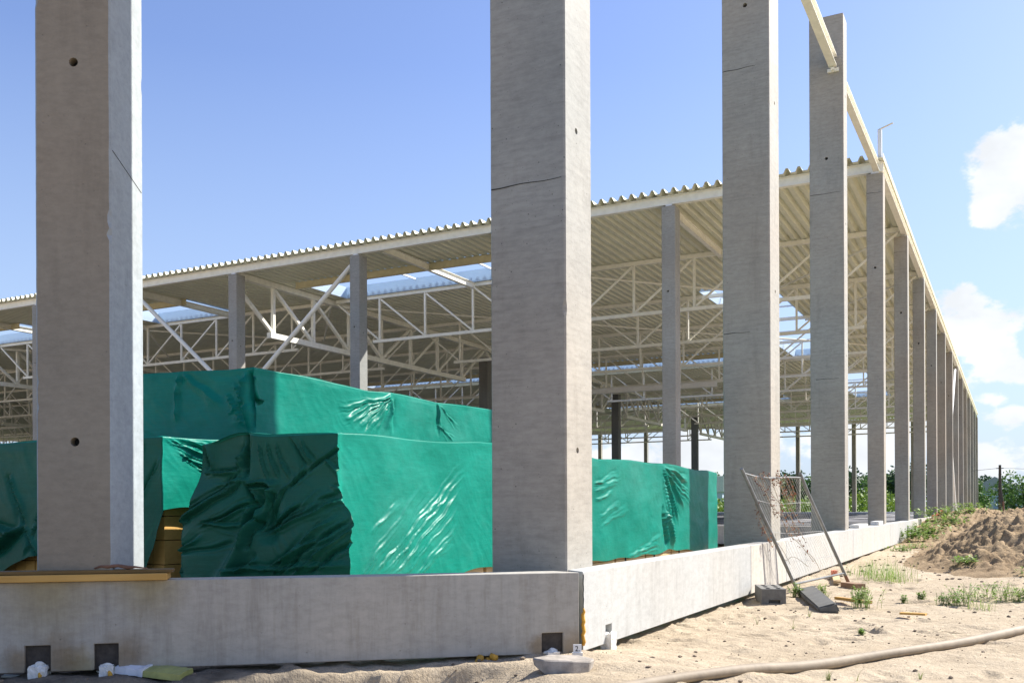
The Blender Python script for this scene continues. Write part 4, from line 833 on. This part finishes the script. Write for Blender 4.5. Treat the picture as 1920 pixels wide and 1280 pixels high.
# dead creeper on the fence
e = thing('dead_creeper', 'dry brown and red creeper tangled in the fence panel', 'creeper', BL); rnd = random.Random(12); m = MB(); lv = []; lf = []
def onpanel(u, v, off=.0): return BL.lerp(TL, v).lerp(BR.lerp(TR, v), u) - BL + Vector((off, -off, 0))
vines = [(.02, .86, -.10, .40, .05), (.12, .95, .22, .60, .12), (.22, .95, .30, .62, .1), (.35, .95, .50, .45, .1), (.36, .9, .42, .5, .12), (.50, .95, .46, .35, .06), (.55, .96, .62, .55, .08), (.62, .95, .66, .72, .08), (.30, .6, .50, .25, .1), (.1, .5, .05, .25, .1), (-.08, .55, -.10, .42, .04), (.4, .3, .6, .12, .15), (.05, .3, .35, .22, .1), (.48, .9, .58, .8, .05), (.7, .95, .72, .8, .04), (.25, .95, .6, .95, .02)]
for (u0, v0, u1, v1, wob) in vines:
    P = []; n = 14; ph = rnd.uniform(0, 6)
    for k in range(n): t = k / (n - 1); P.append(onpanel(u0 + (u1 - u0) * t + wob * .4 * math.sin(3 * t + ph), v0 + (v1 - v0) * t + .03 * math.sin(7 * t + ph), .02 * math.sin(5 * t + ph)))
    m.tube(P, .0035, 4, False)
    if v0 > .5:
        for p in P:
            for _ in range(3):
                c = p + Vector((rnd.gauss(0, .018), rnd.gauss(0, .018), rnd.gauss(0, .024))); a = Vector((rnd.gauss(0, 1), rnd.gauss(0, 1), rnd.gauss(0, 1))).normalized() * rnd.uniform(.008, .020); b = a.cross(Vector((rnd.gauss(0, 1), rnd.gauss(0, 1), 1))).normalized() * rnd.uniform(.006, .013); n0 = len(lv)
                lv += [tuple(c - a), tuple(c + b), tuple(c + a + Vector((0, 0, .004))), tuple(c - b)]; lf.append((n0, n0 + 1, n0 + 2, n0 + 3))
m.build('stems', 'stem', e); mk('leaves', lv, lf, 'leafdry', e)
# moulded foot
e = thing('rubber_block', 'dark grey block foot lying tilted in the sand below the fence panel', 'fence foot', (.50, 5.15, ground_z(.5, 5.15) + .02))
V = [(-.02, .12, -.02), (.47, -1.40, -.03), (.66, -1.32, -.03), (.20, .18, -.02), (-.04, .10, .07), (.45, -1.39, .02), (.62, -1.34, .07), (.14, .14, .12)]
o = mk('block', V, [(0, 3, 2, 1), (4, 5, 6, 7), (0, 1, 5, 4), (1, 2, 6, 5), (2, 3, 7, 6), (3, 0, 4, 7)], simple('dark_rubber', (.12, .12, .11), .8, 0, .2, 8, .3), e); bevel(o, .015, 2)
# hollow block
e = thing('hollow_block', 'grey hollow concrete block with slots in its top, standing by the fence foot', 'block', (.30, 4.62, ground_z(.3, 4.6) - .005)); e.rotation_euler = (0, 0, R(20)); e.scale = (1, 1, 1)
o = MB().box((-.14, -.30, 0), (.12, .30, .17)).build('block_body', simple('grey_block', (.17, .165, .15), .95, 0, .25, 20, .6)); cs = []
for x, y, w, l in ((-.06, -.20, .02, .07), (.05, -.20, .02, .07), (-.06, 0, .02, .07), (.05, .0, .02, .07), (-.06, .19, .02, .07), (.05, .19, .02, .07)): cs.append(MB().box((x - w, y - l, .05), (x + w, y + l, .3)).build('c', 'black'))
cs.append(MB().box((-.06, -.4, -.02), (.06, -.24, .05)).build('c', 'black'))
cut(o, cs); bevel(o, .003); o.parent = e
# planks and scraps below the fence
def plank(name, a, b, w, h, mat, label, cat, group=None):
    a = Vector(a); b = Vector(b); e = thing(name, label, cat, a, group); MB().beam((0, 0, 0), b - a, w, h).build('strip', mat, e); return e
plank('wooden_lath', (.35, 8.6, -.53), (.62, 7.1, -.545), .09, .03, 'wood_pale', 'pale lath lying on the sand behind the fence panel', 'lath', 'loose laths at the fence')
plank('wooden_lath', (.95, 4.9, -.55), (1.35, 4.55, -.55), .05, .03, 'wood', 'short yellow lath in the sand beyond the fence foot', 'lath', 'loose laths at the fence')
plank('wooden_lath', (1.72, 3.75, -.565), (1.95, 3.7, -.56), .06, .02, 'wood', 'orange-brown wood chip on the open sand', 'wood chip', 'loose laths at the fence')
plank('brick_piece', (.75, 6.9, -.56), (.98, 6.6, -.555), .13, .07, simple('brown_brick', (.25, .15, .09), .9), 'brown brick piece half buried behind the fence foot', 'brick')
plank('orange_scrap', (.38, 8.3, -.50), (.42, 8.2, -.50), .07, .07, simple('orange_plastic', (.6, .13, .04), .5), 'small orange plastic cap under the fence by the plinth', 'cap')
plank('red_bar', (.06, 33.0, .02), (.04, 38.5, .20), .10, .10, 'red', 'red bar lying on the distant plinth panels beside the weeds', 'bar')

# hose
hp_ = [(.25, -1.95), (.62, -1.32), (.88, -.74), (1.12, -.28), (1.39, .24), (1.68, .75), (2.0, 1.31), (2.38, 2.05), (2.76, 2.91), (3.3, 3.9), (4.2, 5.2), (5.6, 6.6)]
P = []
for i in range(len(hp_) - 1):
    for t in np.linspace(0, 1, 9)[:-1]: x = hp_[i][0] * (1 - t) + hp_[i + 1][0] * t; y = hp_[i][1] * (1 - t) + hp_[i + 1][1] * t; P.append((x, y))
P = np.array(P); 
for _ in range(6): P[1:-1] = (P[:-2] + 2 * P[1:-1] + P[2:]) / 4
pts = [(x, y + .015 * math.sin(i * .5), ground_z(x, y) + .030 + .004 * math.sin(i * .31)) for i, (x, y) in enumerate(P)]
zz = np.array([p[2] for p in pts]); 
for _ in range(10): zz[1:-1] = (zz[:-2] + zz[1:-1] + zz[2:]) / 3
o = MB().tube([(p[0], p[1], float(z)) for p, z in zip(pts, zz)], [.036 + .003 * math.sin(i * .23) for i in range(len(pts))], 14).build('fire_hose', 'hose', smooth=True); tag(o, 'thick dusty beige hose running across the sand at the bottom right', 'hose')

# ------------------------------------------------------------------ plants
def blade(V, F, base, h, lean, ang, w, n=5, curve=1.0):
    d = Vector((math.cos(ang), math.sin(ang), 0)); s = Vector((-math.sin(ang), math.cos(ang), 0)); i0 = len(V)
    for k in range(n):
        t = k / (n - 1); c = Vector(base) + d * lean * t ** (1 + curve) + Vector((0, 0, h * (t - .25 * curve * t * t * (lean / max(h, .01))))); ww = w * (1 - t) ** .7
        V += [tuple(c - s * ww), tuple(c + s * ww)]
    for k in range(n - 1): a = i0 + 2 * k; F.append((a, a + 1, a + 3, a + 2))
def grass_tuft(rnd, n, h, sp):
    if n < 28: sp *= .3
    V = []; F = []
    for _ in range(n): blade(V, F, (rnd.gauss(0, sp), rnd.gauss(0, sp), -.01), h * rnd.uniform(.5, 1.1), h * rnd.uniform(.1, .9), rnd.uniform(0, 6.3), rnd.uniform(.0018, .004))
    return V, F
def broad_weed(rnd, n, h, sp, ls=.03):
    if n < 28: sp *= .45; n += 6
    V = []; F = []; SV = MB()
    for _ in range(n):
        bx, by = rnd.gauss(0, sp), rnd.gauss(0, sp); hh = h * rnd.uniform(.5, 1.1); ang = rnd.uniform(0, 6.3); le = hh * rnd.uniform(.1, .5); P = [Vector((bx + math.cos(ang) * le * t * t, by + math.sin(ang) * le * t * t, hh * t - .01)) for t in np.linspace(0, 1, 5)]
        SV.tube(P, .002, 4, False)
        for k in range(int(5 + hh * 22)):
            t = rnd.uniform(.15, 1); c = P[0].lerp(P[-1], t); c.z = hh * t; a = Vector((rnd.gauss(0, 1), rnd.gauss(0, 1), rnd.uniform(-.1, .5))).normalized() * ls * rnd.uniform(.6, 1.5) ; b = a.cross(Vector((0, 0, 1))).normalized() * a.length * .38; i0 = len(V)
            V += [tuple(c), tuple(c + a * .5 + b), tuple(c + a), tuple(c + a * .5 - b)]; F.append((i0, i0 + 1, i0 + 2, i0 + 3))
    n0 = len(V); V += SV.v; F += [tuple(n0 + i for i in f_) for f_ in SV.f]; return V, F
rnd = random.Random(21)
plants = [ # x, y, kind, size, count, label
 (1.15, 7.9, 'g', .26, 90, .16, 'bushy green grass clump between the fence panel and the sand heap'), (1.0, 8.6, 'g', .30, 80, .15, 'taller green grass clump right behind the bushy one'), (.75, 9.1, 'g', .22, 50, .12, 'grass clump near the plinth at the start of the heap'),
 (.62, 5.9, 'b', .10, 12, .05, 'small leafy weed against the fence foot'), (.48, 5.1, 'b', .13, 14, .05, 'bright weed beside the hollow block'), (.85, 4.9, 'g', .16, 14, .03, 'thin grass blades in front of the fence foot'),
 (1.30, 4.35, 'b', .16, 26, .06, 'dark leafy weed standing on open sand past the fence foot'), (1.32, 4.5, 'g', .26, 16, .03, 'thin tall grass behind the dark leafy weed'), (1.15, 5.3, 'b', .12, 12, .05, 'small weed halfway to the grass clump'),
 (1.62, 5.2, 'b', .07, 9, .03, 'tiny weed right of the fence foot'), (1.75, 5.6, 'b', .08, 12, .04, 'low bright green weed in the middle of the sand'), (2.05, 5.0, 'b', .11, 20, .05, 'dark green weed, left one of the pair below the heap'), (2.2, 5.2, 'b', .16, 26, .07, 'dark green weed, right one of the pair below the heap'),
 (2.55, 5.9, 'b', .15, 50, .16, 'spreading yellow-green weed at the foot of the heap'), (2.85, 5.9, 'b', .12, 30, .10, 'second spreading weed at the foot of the heap'), (2.4, 4.9, 'g', .13, 30, .06, 'wispy pale grass below the heap'), (3.3, 6.1, 'g', .15, 40, .10, 'grass clump right of the spreading weeds'), (4.0, 7.4, 'g', .14, 60, .18, 'grass patch at the right edge of the view'),
 (1.66, .05, 'g', .10, 22, .02, 'grass tuft in front of the hose'), (2.15, .45, 'g', .09, 9, .015, 'tiny grass tuft near the bottom right corner'), (1.82, .12, 'g', .10, 5, .01, 'few thin blades beside the hose tuft'), (1.55, 2.35, 'b', .05, 7, .02, 'tiny bright weed on the bare sand'), (1.0, 2.3, 'g', .13, 6, .012, 'single thin grass sprout near the middle of the sand'), (.62, 2.6, 'g', .12, 6, .012, 'single thin grass sprout near the plinth'), (.95, 3.3, 'g', .12, 9, .02, 'sparse grass sprout below the hollow block')]
for (x, y, k, h, n, sp, lab) in plants:
    if y > 4: h *= 1.3; n = int(n * 1.5); sp *= 1.15
    V, F = grass_tuft(rnd, n, h, sp) if k == 'g' else broad_weed(rnd, n, h, sp)
    o = mk('grass_tuft' if k == 'g' else 'leafy_weed', V, F, 'weed' if (k == 'b' or n > 40) else 'grassdry', loc=(x, y, top_z(x, y))); tag(o, lab, 'grass' if k == 'g' else 'weed', 'plants on the sand')
hplants = [(.35, 21.5, .8, 60, .45, 'nearest tall weed between the sand heap and the plinth'), (.5, 23.5, .9, 70, .5, 'bushy weed standing against the plinth, second of the tall ones'), (.9, 25.5, .8, 60, .5, 'bushy weed third along the plinth, beside the crest of the heap'), (.6, 28, .9, 60, .6, 'tall weed hiding the plinth below the red bar'), (1.3, 30, .6, 50, .5, 'low weed on the heap right of the red bar'),
 (1.2, 36, .7, 60, .9, 'distant weed patch where the plinth disappears behind the heap'), (1.8, 40, .7, 60, 1.1, 'farthest weed patch on the crest, left of the stake'), (.4, 17.5, .35, 40, .25, 'small weed at the plinth foot where the heap begins'), (.6, 19.0, .4, 40, .3, 'weed on the first rise of the heap at the plinth'), (2.0, 10.6, .18, 30, .2, 'little weed on the near slope of the heap'),
 (3.0, 9.6, .2, 30, .2, 'little weed low on the heap near the right edge'), (3.2, 15.2, .15, 30, .25, 'tiny weed near the crest of the heap'), (2.6, 33, .5, 60, 1.0, 'weed patch on the crest right of the stake'), (4.4, 24, .4, 50, .8, 'weed patch behind the crest at the right edge')]
for k, (x, y, h, n, sp, lab) in enumerate(hplants):
    h *= .38 if y > 17 else .7; V, F = broad_weed(rnd, n, h, sp * .6, .05 if y < 20 else .085); o = mk('leafy_weed', V, F, 'weed', loc=(x, y, top_z(x, y))); tag(o, lab, 'weed', 'weeds on the sand heap')

# ------------------------------------------------------------------ background
def crown(seed, w, h, n, ls, conical=False):
    rnd = random.Random(seed); V = []; F = []
    cl = [(Vector((rnd.gauss(0, .30) * w, rnd.gauss(0, .30) * w, h * (rnd.uniform(.25, .9)))), rnd.uniform(.16, .34)) for _ in range(16)]
    for _ in range(n):
        if conical:
            t = rnd.random() ** .7; zz_ = h * (.1 + .9 * (1 - t)); rr = w * .5 * t * rnd.uniform(.5, 1.05); a = rnd.uniform(0, 6.3); c = Vector((rr * math.cos(a), rr * math.sin(a), zz_))
        else:
            q, r0 = rnd.choice(cl); d = Vector((rnd.gauss(0, 1), rnd.gauss(0, 1), rnd.gauss(0, .8))); d.normalize(); c = q + d * r0 * w * rnd.uniform(.55, 1.08)
            if c.z < h * .06: c.z = h * rnd.uniform(.06, .25)
        a = Vector((rnd.gauss(0, 1), rnd.gauss(0, 1), rnd.gauss(0, .6))).normalized() * ls * rnd.uniform(.6, 1.3); b = a.cross(Vector((rnd.gauss(0, 1), rnd.gauss(0, 1), rnd.gauss(0, 1)))).normalized() * ls * .55; i0 = len(V)
        V += [tuple(c - a), tuple(c + b), tuple(c + a), tuple(c - b)]; F.append((i0, i0 + 1, i0 + 2, i0 + 3))
    return V, F
def make_tree(seed, w, h, n, ls, mat, label, group, conical=False):
    e = thing('conifer_tree' if conical else 'leafy_tree', label, 'tree', (0, 0, 0), group); V, F = crown(seed, w, h, n, ls, conical); mk('crown', V, F, mat, e)
    m = MB().tube([(0, 0, -.3), (.05 * w * .2, 0, h * .35), (0, .02 * w, h * .8)], [.045 * h * .5, .03 * h * .5, .008 * h], 8)
    rnd = random.Random(seed)
    if not conical:
        for _ in range(5): a = rnd.uniform(0, 6.3); m.tube([(0, 0, h * rnd.uniform(.25, .45)), (math.cos(a) * w * .3, math.sin(a) * w * .3, h * rnd.uniform(.55, .8))], [.02 * h * .5, .004 * h], 6)
    m.build('trunk', 'bark', e); return e
protos = [make_tree(1, 7, 6.4, 2600, .30, 'leaf', '', 'trees behind the hall'), make_tree(2, 6, 7.2, 2600, .30, 'leaf2', '', 'trees behind the hall'), make_tree(3, 4, 8.0, 1500, .30, 'leaf2', '', 'trees behind the hall', True)]
spots = [(-66, 158, 0), (-60, 150, 1), (-55, 162, 0), (-50, 152, 1), (-45, 165, 0), (-40.5, 158, 2), (-37.5, 168, 0), (-34, 160, 2), (-31, 150, 1), (-27, 148, 0), (-24, 158, 1), (-21, 146, 1), (-17, 152, 0), (-13, 145, 0), (-9.5, 142, 1), (-6.5, 150, 0), (-3.5, 145, 1)]
used = set()
for k, (x, y, q) in enumerate(spots):
    t = protos[q] if q not in used else copy_tree(protos[q]); used.add(q); t.location = (x, y, -.6); t.rotation_euler = (0, 0, k * 1.7); s = .82 + .3 * ((k * 37) % 10) / 10; t.scale = (s, s, s * (.95 if q < 2 else 1.05))
    t['label'] = (('broad leafy tree', 'dark leafy tree', 'narrow dark conifer')[q] + f' beyond the rear of the hall, {(words + ["last"])[k] if k else "leftmost"} from the left in the line').replace('leftmost from the left in the line', 'leftmost of the line')
for (x, y, w, h, seed, mat, lab) in ((4.3, 92, 4.6, 3.7, 11, 'leaf', 'big round green bush behind the utility pole at the right edge'), (7.6, 96, 5.5, 4.4, 12, 'leaf', 'second big bush at the right edge, partly outside the view'), (-1.5, 112, 2.9, 3.5, 13, 'leaf', 'round green bush just right of the last column'), (-1.6, 150, 4.5, 4.4, 14, 'leaf2', 'grey-green tree behind the house right of the last column'), (3.2, 165, 5, 4.2, 15, 'leaf2', 'pale tree above the roof of the house')):
    t = make_tree(seed, w, h, 4200, .15 if y < 120 else .25, mat, lab, 'bushes at the right edge'); t.location = (x, y, -.6)
# shrub thicket and tall grass behind the hall
rnd = random.Random(9); V = []; F = []
for _ in range(15000):
    x = rnd.uniform(-75, -1.5); y = rnd.uniform(103, 118); hh = 1.9 + .9 * math.sin(x * .7) * math.sin(x * .23 + 1) + .4 * math.sin(x * 2.1 + y); z = -.6 + rnd.uniform(0, 1) ** .6 * max(.5, hh); a = Vector((rnd.gauss(0, 1), rnd.gauss(0, 1), rnd.gauss(0, .9))).normalized() * .22; b = a.cross(Vector((rnd.gauss(0, 1), rnd.gauss(0, 1), rnd.gauss(0, 1)))).normalized() * .13; i0 = len(V); c = Vector((x, y, z))
    V += [tuple(c - a), tuple(c + b), tuple(c + a), tuple(c - b)]; F.append((i0, i0 + 1, i0 + 2, i0 + 3))
for _ in range(3500):
    x = rnd.uniform(.5, 9); y = rnd.uniform(60, 92); z = -.55 + rnd.uniform(0, .55); a = Vector((rnd.gauss(0, .5), rnd.gauss(0, .5), 1)).normalized() * .2; b = a.cross(Vector((rnd.gauss(0, 1), rnd.gauss(0, 1), .1))).normalized() * .05; i0 = len(V); c = Vector((x, y, z)); V += [tuple(c - a), tuple(c + b), tuple(c + a), tuple(c - b)]; F.append((i0, i0 + 1, i0 + 2, i0 + 3))
o = mk('shrub_thicket', V, F, 'shrub'); stuff(o, 'bright green thicket of shrubs and tall grass beyond the hall', 'thicket')
# house
e = thing('small_house', 'small pale blue house with a grey gable roof behind the utility pole', 'house', (.9, 128, -.6)); MB().box((-3, -4, 0), (3, 4, 2.8)).build('wall', 'housewall', e)
mk('roof', [(-3.3, -4.3, 2.72), (3.3, -4.3, 2.72), (3.3, 4.3, 2.72), (-3.3, 4.3, 2.72), (0, -4.3, 4.5), (0, 4.3, 4.5)], [(0, 3, 2, 1), (0, 4, 5, 3), (1, 2, 5, 4), (0, 1, 4), (2, 3, 5)], 'roofgrey', e)
for x in (-1.6, 1.2): w = MB().box((x, -4.03, 1.0), (x + 1.0, -3.98, 2.2)).build('window', 'black', e)
e = thing('far_shed', 'low pale shed far away between the tarpaulin and the column behind the fence', 'shed', (-48, 140, -.6)); MB().box((-16, -4, 0), (12, 4, 3.2)).build('wall', 'housewall', e); MB().box((-16.3, -4.3, 3.2), (12.3, 4.3, 5.6)).build('roof', simple('pale_roof', (.55, .58, .55), .7), e)
# utility pole with wires and stakes
e = thing('utility_pole', 'dark wooden utility pole with a brace leg at the right edge', 'utility pole', (1.94, 72.6, -.55)); MB().tube([(0, 0, -.3), (0, 0, 3.95)], [.13, .09], 10).build('pole_shaft', 'pole', e); MB().tube([(.34, .2, -.3), (.04, 0, 2.2)], [.10, .07], 10).build('brace_leg', 'pole', e); MB().beam((-.25, 0, 3.7), (.25, 0, 3.7), .06, .06).build('crossarm', 'pole', e)
def wire(a, b, s, lab):
    a = Vector(a); b = Vector(b); P = [a.lerp(b, t) + Vector((0, 0, -s * 4 * t * (1 - t))) for t in np.linspace(0, 1, 16)]; o = MB().tube(P, .016, 4, False).build('power_cable', 'cable'); tag(o, lab, 'cable', 'cables of the utility pole')
wire((1.72, 72.6, 3.15), (-24, 96, 4.2), .7, 'thin cable running left from the utility pole behind the columns'); wire((2.16, 72.6, 3.15), (22, 62, 3.6), .5, 'thin cable running right from the utility pole out of view')
for (x, y, h, lab) in ((2.52, 16.4, .34, 'thin rusty stake stuck upright in the crest of the sand heap'),):
    z = top_z(x, y); e = thing('marker_stake', lab, 'stake', (x, y, z)); MB().tube([(0, 0, -.2), (.0, .01, h)], .016, 8).build('rod', 'rust', e)
# low far fence of wire behind heap
e = thing('field_fence', 'low dark wire fence far behind the sand heap at the right', 'fence', (0, 88, -.55))
for k in range(7): MB().tube([(.4 + k * 1.6, 0, -.1), (.4 + k * 1.6, 0, 1.0)], .03, 6).build('post', 'pole', e)
m = MB()
for z in (.35, .65, .95): m.tube([(.0, 0, z), (10.4, 0, z)], .012, 4, False)
m.build('wires', 'cable', e)
